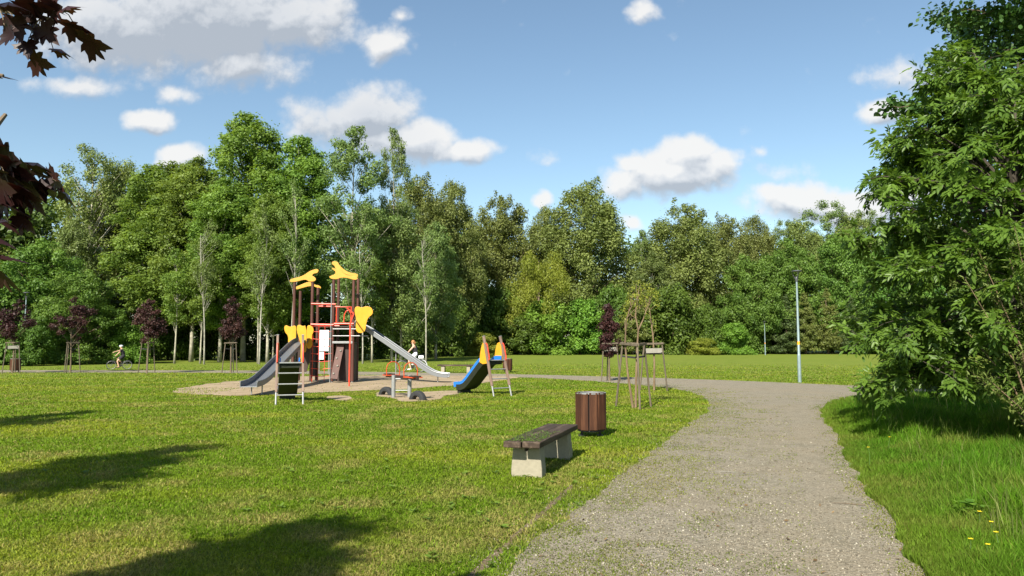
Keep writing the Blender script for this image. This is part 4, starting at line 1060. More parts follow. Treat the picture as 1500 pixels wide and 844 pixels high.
bare(gA, [([(0, 0, -.05), (.03, .02, .8), (.06, .02, 1.5), (.10, 0, 2.05), (.03, .03, 2.45), (.07, 0, 2.8), (.14, .02, 3.15)], .034), ([(-.05, .05, -.05), (-.18, .08, .9), (-.24, .1, 1.7), (-.20, .1, 2.3), (-.08, .1, 2.7)], .036),
          ([(.10, 0, 2.05), (.22, 0, 2.3), (.32, .05, 2.55), (.42, 0, 2.8)], .022)], 'bare pale forked sapling in the nearest stake guard')
bare(gB, [([(0, 0, -.05), (.03, 0, 1.0), (.0, .02, 1.9), (-.08, 0, 2.6), (-.12, 0, 3.0)], .04)], 'thin bare sapling in the guard behind the nearest one', n=7)

# ------------------------------------------------------------------ bench and litter bin (one of each, then copies)
def make_bench(label):
    t = empty('park_bench', (0, 0, 0), 0, label, 'bench', 'benches with concrete legs')
    L = 2.12
    for s, zz in ((-1, 0), (1, .004)):
        mb = MB(); mb.box((s * .122, 0, .432 + zz), (.232, L - .02 * (s > 0), .08)); mb.build('plank', M['bench_plank'], t, .012)
    for y in (-L / 2 + .32, L / 2 - .32):
        out = [(-.205, -.03), (.205, -.03), (.205, .10), (.18, .36), (.165, .392), (.03, .394), (.022, .33), (-.022, .33), (-.03, .394), (-.165, .392), (-.18, .36), (-.205, .10)]
        mb = MB(); mb.prism(out, y - .10, y + .10); mb.build('leg', M['concrete'], t, .012)
    return t
fb, bb = G(761, 650, .46), G(826, 621.5, .46)
dirv = Vector((bb[0] - fb[0], bb[1] - fb[1])); ctr = Vector(((fb[0] + bb[0]) / 2, (fb[1] + bb[1]) / 2))
bench = make_bench('weathered plank bench on concrete legs beside the gravel path, grass clippings on it')
ba = math.atan2(-dirv.x, dirv.y)
bench.location = (ctr.x, ctr.y, 0); bench.rotation_euler.z = ba
# grass clippings lying on the near bench
n = 700
yb = -1.0 + 1.1 * rng.random(n) ** 1.6; xb = rng.uniform(-.22, .22, n)
V, f, a = leaf_quads(np.stack([xb, yb, .475 + rng.random(n) * .012], 1), unit(np.array([0, 0, 1.0]) + rng.normal(size=(n, 3)) * .5), rng.uniform(.012, .035, n), .15, rng.random(n))
cl_o = link('grass_clippings', np_mesh('clippings', V, [f], attrs={'var': a}), M['shrub'])
cl_o.location = bench.location; cl_o.rotation_euler.z = ba
tag(cl_o, kind='stuff')
g = G(668, 546.3)
b2 = copy_tree(bench); b2.location = (g[0], g[1], 0); b2.rotation_euler.z = R(90 - 4); b2["label"] = 'far bench on concrete legs between the steel slide foot and the blue slide'

def make_bin(label):
    t = empty('litter_bin', (0, 0, 0), 0, label, 'litter bin', 'slatted litter bins')
    n, r = 10, .262
    for k in range(n):
        a = 2 * math.pi * (k + .5) / n
        m = Matrix.Rotation(a, 3, 'Z')
        mb = MB(); mb.box(m @ Vector((r, 0, .465 + .006 * ((k * 7) % 3))), (.026, .152, .665), m); mb.build('slat', M['bin_slat'], t, .006)
    mb = MB(); mb.lathe([(.238, .12), (.238, .775), (.222, .775), (.222, .16), (0.001, .15)], n=24); mb.build('liner', M['black_metal'], t, smooth=True)
    mb = MB(); mb.lathe([(.232, .778), (.280, .780), (.280, .800), (.218, .802), (.218, .778), (.232, .778)], n=24); mb.build('rim', M['galv'], t, smooth=True)
    for s in (-1, 1):
        mb = MB(); mb.bar((s * .17, 0, -.02), (s * .17, 0, .14), .04, .05, (0, 1, 0)); mb.box((s * .17, 0, .015), (.10, .16, .02)); mb.build('foot', M['black_metal'], t)
    mb = MB(); mb.lathe([(.0, .105), (.244, .105), (.244, .13), (0, .13)], n=20); mb.build('base_ring', M['black_metal'], t)
    return t
gb = G(868, 642)
lbin = make_bin('brown slatted litter bin behind the near bench')
lbin.location = (gb[0], gb[1] + .25, 0); lbin.rotation_euler.z = R(4)
for (px, py, lab) in ((743.5, 545.5, 'brown slatted litter bin right of the blue slide ladder'), (22, 545.5, 'brown slatted litter bin under the leftmost purple sapling')):
    q = copy_tree(lbin); g = G(px, py); q.location = (g[0], g[1], 0); q.rotation_euler.z = R(px); q["label"] = lab

# ------------------------------------------------------------------ lamp posts
def make_lamp(label):
    t = empty('street_lamp', (0, 0, 0), 0, label, 'street lamp', 'park lamps')
    mb = MB(); mb.tube([(0, 0, -.1), (0, 0, 1.15), (0, 0, 1.2), (0, 0, 1.24), (0, 0, 4.45)], [.075, .075, .072, .056, .038], 14); mb.build('pole', M['lamp_pole'], t, smooth=True)
    mb = MB(); mb.tube([(0, 0, 1.64), (0, 0, 1.78)], [.0567, .0555], 14); mb.build('sticker', M['sticker'], t, smooth=True)
    mb = MB(); mb.lathe([(.0, 4.40), (.055, 4.40), (.065, 4.52), (.05, 4.60), (.03, 4.62), (0, 4.62)], n=7); mb.build('lamp_base', M['lamp_head'], t, smooth=True)
    for k in range(3):
        a = R(30 + 120 * k); c, s = math.cos(a), math.sin(a)
        mb = MB(); mb.tube([(.05 * c, .05 * s, 4.5), (.12 * c, .12 * s, 4.66), (.185 * c, .185 * s, 4.84)], .012, 6); mb.build('arm', M['lamp_head'], t, smooth=True)
    mb = MB(); mb.lathe([(0.001, 4.835), (.19, 4.835), (.215, 4.85), (.20, 4.875), (.10, 4.90), (0.001, 4.905)], n=24); mb.build('lamp_shade', M['lamp_head'], t, smooth=True)
    return t
lamp = make_lamp('grey lamp post with a flat round head and orange sticker on the far lawn')
g = G(1171.5, 560.5); lamp.location = (g[0], g[1], 0)
q = copy_tree(lamp); p = PD(39, 428, 56); q.location = (p.x, 56, 0); q.scale = (1.1, 1.1, p.z / 4.9); q["label"] = 'lamp post behind the leftmost purple sapling, only its top showing'
q = copy_tree(lamp); p = PD(1121, 516, 104); q.location = (p.x, 104, 0); q["label"] = 'tiny far lamp post at the dark wood edge left of the near lamp'

# ------------------------------------------------------------------ small slides
def sweep(mb, path, prof, lat):
    """sweep an open/closed 2D profile (lateral, normal) along path; lat: lateral vector"""
    lat = Vector(lat).normalized(); n = len(prof); vs = []
    P = [Vector(p) for p in path]
    for i, p in enumerate(P):
        t = (P[min(i + 1, len(P) - 1)] - P[max(0, i - 1)]).normalized(); nr = lat.cross(t)
        if nr.z < 0: nr = -nr
        for a, b in prof: vs.append(p + lat * a + nr * b)
    fs = []
    for i in range(len(P) - 1):
        for k in range(n): fs.append((i * n + k, i * n + (k + 1) % n, (i + 1) * n + (k + 1) % n, (i + 1) * n + k))
    fs.append(tuple(range(n))[::-1]); fs.append(tuple((len(P) - 1) * n + k for k in range(n)))
    mb.add(vs, fs)
def u_prof(w, h, th): return [(-w / 2, 0), (-w / 2, h), (-w / 2 + th, h), (-w / 2 + th, th), (w / 2 - th, th), (w / 2 - th, h), (w / 2, h), (w / 2, 0)]
def make_slide(label):
    t = empty('small_slide', (0, 0, 0), 0, label, 'slide', 'small ladder slides')
    for s in (-1, 1):
        b, p = Vector((s * .36, 0, .34)), Vector((s * .345, .46, 1.92)); d = (p - b).normalized()
        mb = MB(); mb.bar(b, p, .062, .085, (0, 1, 0)); r_ = mb.build('rail', M['ladder_wood'], t, .01)
        mb = MB(); mb.bar(p, p + d * .02, .066, .09, (0, 1, 0)); mb.build('cap', M['galv'], r_, .004)
        mb = MB(); mb.tube([b - d * .40, b + d * .04], .027, 10); mb.build('foot', M['galv'], t, smooth=True)
        a0, a1 = b.lerp(p, .50), b.lerp(p, .86)
        nn = Vector((0, -.95, .28)) * .105
        mb = MB(); mb.tube([a0, a0 + nn * .8 + d * .03, a0 + nn + d * .1, a1 + nn - d * .1, a1 + nn * .8 - d * .03, a1], .019, 8); mb.build('handle', M['red'], t, smooth=True)
        out = [(.28, 1.05), (.55, 1.02), (.72, 1.08), (.70, 1.3), (.64, 1.55), (.56, 1.70), (.46, 1.74), (.37, 1.60)]
        m = Matrix(((0, 1, 0), (1, 0, 0), (0, 0, 1)))
        mb = MB(); mb.prism(out, s * .31 - .012, s * .31 + .012, m); mb.build('side_panel', M['yellow'], t, .006)
    for z in (.26, .56, .86):
        y = .46 * (z - .34) / 1.58
        mb = MB(); mb.tube([(-.345, y, z), (.345, y, z)], .019, 8); mb.build('rung', M['galv'], t, smooth=True)
    mb = MB(); mb.box((0, .255, 1.15), (.66, .10, .035)); mb.build('top_step', M['galv'], t, .006)
    path = [(0, .30, 1.12), (0, .58, 1.12), (0, .72, 1.06), (0, .9, .92), (0, 1.2, .66), (0, 1.5, .41), (0, 1.68, .29), (0, 1.86, .235), (0, 2.1, .22), (0, 2.22, .20)]
    mb = MB(); sweep(mb, path, u_prof(.56, .17, .03), (1, 0, 0)); mb.build('chute', M['blue'], t, .006)
    mb = MB(); sweep(mb, [Vector(p) - Vector((0, .02, .022)) for p in path[:-1]], [(-.27, -.09), (-.285, .10), (-.283, .102), (.283, .102), (.285, .10), (.27, -.09)][:2] + [(-.281, .10), (-.281, .0), (.281, .0), (.281, .10), (.285, .10), (.27, -.09)], (1, 0, 0)); mb.build('hull', M['dark_green'], t)
    mb = MB(); mb.box((0, 2.0, .06), (.46, .16, .20)); mb.build('base', M['dark_green'], t, .01)
    return t
gl_, gr_ = G(405, 593), G(442.5, 592)
s1 = make_slide('small ladder slide seen from its ladder side, left, in front of the climbing tower')
s1.location = ((gl_[0] + gr_[0]) / 2, (gl_[1] + gr_[1]) / 2, 0); s1.rotation_euler.z = R(19)
g1, g2 = G(719, 581), G(748, 580)
s2 = copy_tree(s1); s2["label"] = 'small blue slide with yellow side panels right of the seesaw'
s2.location = ((g1[0] + g2[0]) / 2, (g1[1] + g2[1]) / 2, 0); s2.rotation_euler.z = R(40)

# ------------------------------------------------------------------ seesaw and half tyres
A, B = Vector((*G(566, 579), 0)), Vector((*G(612, 586), 0))
c = (A + B) / 2; dv = (B - A); Ls = dv.length; ang = math.atan2(dv.y, dv.x)
t = empty('seesaw', (c.x, c.y, 0), ang, 'low seesaw with orange handle hoops on grey posts between the two small slides', 'seesaw')
mb = MB(); mb.box((0, 0, .64), (Ls * .98, .10, .09)); mb.build('beam', M['dark_panel'], t, .01)
for s in (-1, 1):
    mb = MB(); mb.tube([(.12 * s, .22 * s, -.1), (.12 * s, .22 * s, .70)], .065, 12); mb.build('post', M['galv'], t, smooth=True)
    mb = MB(); mb.box((s * (Ls / 2 - .22), 0, .70), (.36, .26, .035)); mb.build('seat', M['dark_panel'], t, .01)
    x0 = s * (Ls / 2 - .52)
    for dx in (0.0,):
        mb = MB(); mb.tube([(x0, -.22, .66), (x0, -.23, .88), (x0, -.19, 1.02), (x0, -.08, 1.10), (x0, .08, 1.10), (x0, .19, 1.02), (x0, .23, .88), (x0, .22, .66), ], .017, 8); mb.build('handle', M['orange'], t, smooth=True)
    mb = MB(); mb.tube([(x0, -.24, .665), (x0, .24, .665)], .022, 8); mb.tube([(x0, -.22, .665), (s * (Ls / 2 - .05), -.16, .665), (s * (Ls / 2 - .05), .16, .665), (x0, .22, .665)], .018, 8); mb.build('foot_rest', M['orange'], t, smooth=True)
mb = MB(); mb.tube([(-.12, -.22, .58), (.12, .22, .58)], .03, 10); mb.tube([(-.12, -.22, .22), (.12, .22, .22)], .02, 8); mb.build('axle', M['galv'], t, smooth=True)
for P, lab in ((A, 'half buried black tyre under the far end of the seesaw'), (B, 'half buried black tyre under the near end of the seesaw')):
    mb = MB(); vs, fs = [], []
    nu, nv = 17, 12
    for i in range(nu):
        th = math.pi * i / (nu - 1) * 1.1 - .05 * math.pi
        for j in range(nv):
            ph = 2 * math.pi * j / nv
            rr = .235 + .085 * math.copysign(abs(math.cos(ph)) ** .7, math.cos(ph)) + (.006 if (i % 2 and abs(math.cos(ph)) > .9) else 0)
            vs.append((rr * math.cos(th), .105 * math.copysign(abs(math.sin(ph)) ** .7, math.sin(ph)), rr * math.sin(th) - .04))
    for i in range(nu - 1):
        for j in range(nv): fs.append((i * nv + j, i * nv + (j + 1) % nv, (i + 1) * nv + (j + 1) % nv, (i + 1) * nv + j))
    mb.add(vs, fs); o = mb.build('half_tyre', M['rubber'], None, smooth=True)
    o.location = (P.x, P.y, 0); o.rotation_euler.z = ang + R(20)
    tag(o, lab, 'tyre', 'half tyres under the seesaw')

# ------------------------------------------------------------------ climbing tower
def PX(px, Y): return (px - 750) / F * Y
YF, YB = 31.3, 32.2
t = empty('climbing_tower', (-8.2, 31.7, 0), 0, 'twin roofed brown climbing tower with red net and yellow boards on the sand', 'climbing tower')
O = Vector((-8.2, 31.7, 0))
def TP(px, py, Y): return PD(px, py, Y) - O
def part(mb, name, mat, bevel=0, smooth=False, parent=None): return mb.build(name, M[mat], parent or t, bevel, smooth)
posts = {}
for key, px, Y, top in (('a', 430.5, YF, 4.42), ('b', 457, YF, 4.45), ('c', 430.5, YB, 4.05), ('d', 457, YB, 4.2), ('e', 488, YF, 4.52), ('f', 517.5, YF, 4.5), ('g', 488, YB, 4.75), ('h', 517.5, YB, 4.6)):
    x_ = PX(px, YF) - O.x; y_ = Y - O.y; posts[key] = (x_, y_)
    mb = MB(); mb.tube([(x_, y_, .06), (x_, y_, top)], .066, 12); po = part(mb, 'post', 'brown_post', 0, True)
    mb = MB(); mb.tube([(x_, y_, -.05), (x_, y_, .065)], .045, 10); part(mb, 'post_foot', 'galv', 0, True, po)
def board(outline, Y, th, name, mat):
    pts = [TP(a, b, Y) for a, b in outline]
    mb = MB(); mb.prism([(p.x, p.z) for p in pts], Y - O.y - th / 2, Y - O.y + th / 2); return part(mb, name, mat, .008)
z1 = lambda L: [(340 + x / 3.517, 370 + y / 3.517) for x, y in L]
z2 = lambda L: [(420 + x / 7.67, 370 + y / 7.67) for x, y in L]
def cround(L):
    return smooth_poly([(float(a), float(b)) for a, b in L], 1)
board(cround(z1([(296, 142), (300, 153), (330, 151), (365, 141), (383, 140), (398, 151), (425, 149), (434, 138), (425, 126), (411, 119), (420, 108), (440, 106), (447, 92), (440, 85), (420, 88), (398, 97), (372, 116), (345, 127), (312, 134)])), YF - .07, .04, 'roof_board', 'ochre')
board(cround(z1([(322, 180), (330, 192), (360, 183), (400, 172), (430, 176), (450, 190), (460, 182), (450, 170), (425, 166), (400, 150), (380, 155), (350, 168)])), YB + .07, .04, 'roof_board', 'ochre')
board(cround(z2([(475, 270), (490, 290), (520, 300), (570, 300), (600, 285), (640, 280), (700, 290), (740, 305), (780, 308), (802, 292), (790, 278), (730, 265), (680, 255), (640, 235), (610, 205), (590, 182), (560, 190), (530, 175), (508, 170), (508, 185), (540, 205), (552, 225), (540, 245), (510, 258)])), YF - .07, .04, 'roof_board', 'ochre')
board(cround(z2([(505, 112), (520, 100), (575, 104), (590, 140), (640, 190), (700, 225), (795, 238), (805, 268), (780, 282), (720, 262), (650, 240), (600, 200), (570, 190), (545, 182), (540, 150), (515, 138)])), YB + .07, .04, 'roof_board', 'ochre')
# yellow wing panels at the slide mouths
board(cround(z1([(268, 382), (280, 373), (296, 384), (312, 378), (328, 376), (331, 400), (328, 460), (310, 474), (288, 470), (290, 430), (272, 410)])), YF - .12, .03, 'wing_panel', 'yellow')
board(cround(z1([(334, 376), (350, 371), (362, 380), (382, 375), (384, 470), (382, 510), (370, 517), (358, 510), (354, 480), (345, 440), (333, 405)])), YF - .75, .03, 'wing_panel', 'yellow')
board(cround(z1([(384, 380), (400, 373), (418, 386), (421, 406), (410, 430), (415, 470), (408, 492), (388, 497), (383, 470)])), YF - .10, .03, 'wing_panel', 'yellow')
board(cround(z1([(632, 282), (648, 277), (668, 284), (692, 276), (716, 282), (727, 302), (722, 320), (702, 334), (692, 360), (687, 402), (672, 415), (648, 414), (636, 396), (640, 340), (631, 310)])), YF - .35, .03, 'wing_panel', 'yellow')
# decks and panels
ax_, bx_, ex_, fx_ = posts['a'][0], posts['b'][0], posts['e'][0], posts['f'][0]
yf, yb = YF - O.y, YB - O.y
mb = MB(); mb.box(((ax_ + bx_) / 2, (yf + yb) / 2, 1.70), (bx_ - ax_ + .06, yb - yf + .06, .06)); part(mb, 'deck', 'dark_panel', .006)
mb = MB(); mb.box(((ex_ + fx_) / 2, (yf + yb) / 2, 1.72), (fx_ - ex_ + .04, yb - yf + .06, .06)); part(mb, 'deck', 'dark_panel', .006)
mb = MB(); mb.box(((ex_ + fx_) / 2, (yf + yb) / 2, 2.42), (fx_ - ex_ + .04, yb - yf + .06, .06)); part(mb, 'deck', 'dark_panel', .006)
mb = MB(); mb.bar((ex_, yf - .045, 1.74), (fx_, yf - .045, 1.74), .04, .09); part(mb, 'deck_edge', 'galv', .006)
mb = MB(); mb.box(((ex_ + fx_) / 2 + .03, yf + .25, .86), (fx_ - ex_ - .16, .03, 1.62)); pn = part(mb, 'wall_panel', 'dark_panel', .006)
mb = MB(); mb.box((fx_ + .0, (yf + yb) / 2, .86), (.03, yb - yf - .14, 1.62)); part(mb, 'wall_panel', 'dark_panel', .006)
mb = MB(); mb.box((bx_ - .02, (yf + yb) / 2, .95), (.03, yb - yf - .14, 1.40)); part(mb, 'wall_panel', 'dark_panel', .006)
mb = MB(); mb.prism([(ax_ + .05, 1.66), (bx_ - .06, 1.66), (bx_ - .12, .9), (bx_ - .25, .45), (ax_ + .1, .45)], yf + .2, yf + .23); part(mb, 'wall_panel', 'dark_panel', .004)
# slanted climbing plank with holds
p0, p1 = Vector((ex_ + .18, yf - .38, .18)), Vector((ex_ + .32, yf + .18, 1.66))
mb = MB(); mb.bar(p0, p1, .30, .035, (0, 1, .4)); pk = part(mb, 'climbing_plank', 'brown_post', .004)
mb = MB()
for k in range(4):
    q = p0.lerp(p1, .15 + .22 * k) + Vector((-.05 + .1 * (k % 2), -.04, 0)); mb.ball(q, .045, 8, 6, (1, .7, 1))
part(mb, 'hold', 'pale_board', 0, True, pk)
# red rails, gate, net, pole
def rtube(pts, r, name, mat='red'): mb = MB(); mb.tube(pts, r, 8); return part(mb, name, mat, 0, True)
rtube([(bx_ - .02, yf - .07, 3.42), (ex_ + .12, yf - .07, 3.40)], .036, 'rail'); rtube([(bx_ + .06, yb - .05, 3.36), (ex_ + .10, yb - .05, 3.34)], .03, 'rail')
rtube([(bx_ - .02, yf - .075, 2.52), (ex_ + .05, yf - .075, 2.50)], .042, 'rail'); rtube([(bx_ + .0, yb - .05, 2.50), (ex_ + .08, yb - .05, 2.48)], .04, 'rail')
mb = MB(); mb.box(((bx_ + ex_) / 2, (yf + yb) / 2, 2.44), (ex_ - bx_ - .12, yb - yf - .1, .05)); part(mb, 'bridge', 'red', .005)
mb = MB()
x0, x1 = bx_ + .07, ex_ - .07
for k in range(4):
    xx = x0 + (x1 - x0) * k / 3; mb.tube([(xx, yf - .06, 2.5), (xx + .01, yf - .05, 1.2), (xx, yf - .04, .05)], .011, 6)
for k in range(7):
    zz = .28 + .32 * k; mb.tube([(x0 - .06, yf - .06, zz + .02), ((x0 + x1) / 2, yf - .07, zz - .02), (x1 + .06, yf - .06, zz + .02)], .012, 6)
part(mb, 'climbing_net', 'red', 0, True)
mb = MB()
gx0, gx1 = ex_ + .16, fx_ - .08
mb.tube([(gx0, yf - .06, 2.55), (gx0, yf - .06, 3.28), (gx1, yf - .06, 3.28), (gx1, yf - .06, 2.55)], .028, 8)
mb.tube([(gx0 - .1, yf - .06, 2.55), (gx1 + .12, yf - .06, 2.55)], .04, 8)
mb.tube([(gx1 - .32, yf - .05, 2.56), (gx1 - .30, yf - .05, 2.95), (gx1 - .22, yf - .05, 3.10), (gx1 - .10, yf - .05, 3.14), (gx1 - .02, yf - .05, 3.0)], .022, 8)
part(mb, 'gate', 'red', 0, True)
pole_b = G(511.5, 566); px_, py_ = pole_b[0] - O.x, pole_b[1] - O.y
mb = MB(); mb.tube([(fx_ - .16, yf - .04, 3.25), (fx_ - .16, yf - .50, 3.2), (px_, py_ + .6, 2.9), (px_, py_, 2.5), (px_, py_, -.05)], .030, 8); part(mb, 'sliding_pole', 'red', 0, True)
mb = MB(); mb.tube([(ex_ + .02, yf - .09, 2.32), (px_ + .2, yf - .09, 2.32)], .022, 8); part(mb, 'rung', 'galv', 0, True)
mb = MB(); mb.tube([(ex_ + .02, yf - .09, 2.02), (px_ + .2, yf - .09, 2.02)], .022, 8); part(mb, 'rung', 'galv', 0, True)
mb = MB(); mb.tube([(ex_ - .06, yf - .10, 0), (ex_ - .06, yf - .10, 4.3)], .022, 8); part(mb, 'pole', 'galv', 0, True)
# the two steel slides of the tower
def steel_slide(path, lat, legs):
    mb = MB(); pr = u_prof(.54, .17, .02)
    sweep(mb, [Vector(p) - O for p in path], pr, lat)
    s_ = part(mb, 'chute', 'steel', .004)
    lat = Vector(lat).normalized()
    for s in (-1, 1):      # rolled edges
        mb = MB(); P = [Vector(p) - O for p in path]; pts = []
        for i, p in enumerate(P):
            tt = (P[min(i + 1, len(P) - 1)] - P[max(0, i - 1)]).normalized(); nr = lat.cross(tt); nr = -nr if nr.z < 0 else nr
            pts.append(p + lat * s * .265 + nr * .175)
        mb.tube(pts, .024, 8); part(mb, 'edge_tube', 'steel', 0, True, s_)
    mb = MB()
    for lp in legs: lp = Vector(lp) - O; mb.tube([lp, Vector((lp.x, lp.y, -.05))], .022, 8)
    part(mb, 'support', 'galv', 0, True, s_)
def bez(a, b, ta, tb, za, zb, n=18):
    pts = []
    for i in range(n + 1):
        u = i / n; zz = za + (zb - za) * (3 * u * u - 2 * u ** 3) if False else None
        lin = za + (zb - za) * min(1, max(0, (u - .06) / .80))
        pts.append([a[0] + (b[0] - a[0]) * u, a[1] + (b[1] - a[1]) * u, lin])
    z = [p[2] for p in pts]
    for _ in range(3): z = [z[0]] + [(z[i - 1] + 2 * z[i] + z[i + 1]) / 4 for i in range(1, n)] + [z[n]]
    return [(p[0], p[1], zz) for p, zz in zip(pts, z)]
at, ab = (PX(444, YF), YF - .05), G(364, 567.5, .30)
pth = bez(at, ab, 0, 0, 1.74, .30)
dl = Vector((ab[1] - at[1], -(ab[0] - at[0]), 0))
e1 = Vector(pth[-3])
steel_slide(pth, dl, [(e1.x - .15, e1.y, e1.z), (e1.x + .2, e1.y, e1.z)])
at, ab = (PX(519, YF + .4), YF + .55), G(657, 553, .22)
pth = bez(at, ab, 0, 0, 2.46, .22)
dl = Vector((ab[1] - at[1], -(ab[0] - at[0]), 0))
e1 = Vector(pth[-3])
steel_slide(pth, dl, [(e1.x, e1.y, e1.z), (pth[8][0], pth[8][1], pth[8][2])])

# notice board behind the tower
g = G(474, 547.5)
t = empty('notice_board', (g[0], g[1], 0), R(-4), 'white notice board on grey posts behind the climbing net', 'notice board')
for s in (-1, 1):
    mb = MB(); mb.tube([(s * .27, .03, -.05), (s * .27, .03, 2.42)], .03, 8); mb.build('post', M['galv'], t, smooth=True)
mb = MB(); mb.box((0, -.015, 1.85), (.52, .03, 1.18)); mb.build('panel', M['white'], t, .006)
mb = MB(); mb.box((-.13, -.015, 1.0), (.26, .025, .42)); mb.build('small_panel', M['white'], t, .006)

# ------------------------------------------------------------------ bicycles and riders
def make_bike(name_label, sc_=1.0, loc=(0, 0), rz=0.0, bag=True):
    t = empty('bicycle', (*loc, 0), rz, name_label, 'bicycle', 'bicycles on the far path'); t.scale = (sc_,) * 3
    for xx in (-.53, .53):
        mb = MB(); mb.tube([(xx + .325 * math.cos(a), 0, .345 + .325 * math.sin(a)) for a in [2 * math.pi * k / 28 for k in range(29)]], .019, 7, False); w_ = mb.build('wheel', M['rubber'], t, smooth=True)
        mb = MB(); mb.tube([(xx + .295 * math.cos(a), 0, .345 + .295 * math.sin(a)) for a in [2 * math.pi * k / 28 for k in range(29)]], .010, 6, False)
        for k in range(14):
            a = 2 * math.pi * k / 14; mb.tube([(xx, 0, .345), (xx + .29 * math.cos(a), 0, .345 + .29 * math.sin(a))], .0022, 4, False)
        mb.tube([(xx, -.05, .345), (xx, .05, .345)], .025, 8); mb.build('rim', M['galv'], w_, smooth=True)
    bbk, seat, head_t, head_b = (-.09, 0, .30), (-.25, 0, .86), (.33, 0, .88), (.37, 0, .70)
    mb = MB()
    for a, b, r in ((bbk, seat, .018), (bbk, head_b, .021), (seat, head_t, .018), (head_b, head_t, .022), (head_b, (.53, .05, .345), .012), (head_b, (.53, -.05, .345), .012), (bbk, (-.53, .05, .345), .011), (bbk, (-.53, -.05, .345), .011), (seat, (-.53, .05, .345), .010), (seat, (-.53, -.05, .345), .010)): mb.tube([a, b], r, 7)
    mb.build('frame', M['bike_frame'], t, smooth=True)
    mb = MB(); mb.tube([head_t, (.34, 0, 1.02)], .014, 7); mb.tube([(.26, -.28, 1.04), (.36, -.20, 1.03), (.37, 0, 1.02), (.36, .20, 1.03), (.26, .28, 1.04)], .012, 7); mb.build('handlebar', M['black_metal'], t, smooth=True)
    mb = MB(); mb.tube([seat, (-.27, 0, .93)], .013, 7); mb.prism([(-.40, .925), (-.14, .935), (-.12, .955), (-.25, .955), (-.40, .975)], -.06, .06); mb.build('saddle', M['black_metal'], t, .01)
    mb = MB(); mb.lathe([(.0, -.006), (.09, -.006), (.09, .006), (0, .006)], n=16); mb.v = [(x - .09, z + .05, y + .30) for x, y, z in mb.v]
    mb.tube([(-.09, .07, .30), (.02, .07, .17)], .010, 6); mb.tube([(-.09, -.07, .30), (-.20, -.07, .43)], .010, 6); mb.box((.02, .12, .165), (.09, .09, .02)); mb.box((-.20, -.12, .435), (.09, .09, .02)); mb.build('crank', M['black_metal'], t)
    if bag:
        mb = MB(); mb.tube([(-.53 + .375 * math.cos(a), 0, .345 + .375 * math.sin(a)) for a in [R(40 + 10 * k) for k in range(16)]], .02, 6); mb.build('mudguard', M['white'], t, smooth=True)
        mb = MB(); mb.bar((-.30, 0, .76), (-.75, 0, .76), .12, .02); mb.build('rack', M['galv'], t)
        mb = MB(); mb.box((-.56, 0, .86), (.30, .20, .18)); mb.build('bag', M['white_cloth'], t, .04)
    return t
def skin_obj(name, chains, mat, parent, sub=2):
    bm = bmesh.new(); L = bm.verts.layers.skin.verify(); seen = {}
    first = True
    for ch in chains:
        prev = None
        for (p, r) in ch:
            key = tuple(round(q, 4) for q in p)
            v = seen.get(key)
            if v is None:
                v = bm.verts.new(p); v[L].radius = (r, r); v[L].use_root = first or prev is None; first = False; seen[key] = v
            if prev is not None and prev is not v:
                try: bm.edges.new((prev, v))
                except ValueError: pass
            prev = v
    me = bpy.data.meshes.new(name); bm.to_mesh(me); bm.free()
    o = link(name, me, mat, parent)
    m = o.modifiers.new('skin', 'SKIN'); m.use_smooth_shade = True
    s = o.modifiers.new('sub', 'SUBSURF'); s.levels = s.render_levels = sub
    return o
def hand_chains(w, d):
    """five short bent fingers from a wrist point along d"""
    w, d = Vector(w), Vector(d).normalized(); sd = d.cross(Vector((0, 0, 1))).normalized(); out = []
    palm = w + d * .07
    for k, (o, l) in enumerate(((-.03, .065), (-.01, .075), (.01, .07), (.03, .055))):
        a = palm + sd * o; b = a + d * l * .6 + Vector((0, 0, -.012)); c = b + d * l * .35 + Vector((0, 0, -.028))
        out.append([(tuple(a), .010), (tuple(b), .009), (tuple(c), .008)])
    a = w + d * .03 - sd * .03; out.append([(tuple(a), .011), (tuple(a - sd * .03 + d * .02 + Vector((0, 0, -.01))), .010), (tuple(a - sd * .035 + d * .05 + Vector((0, 0, -.02))), .009)])
    return out
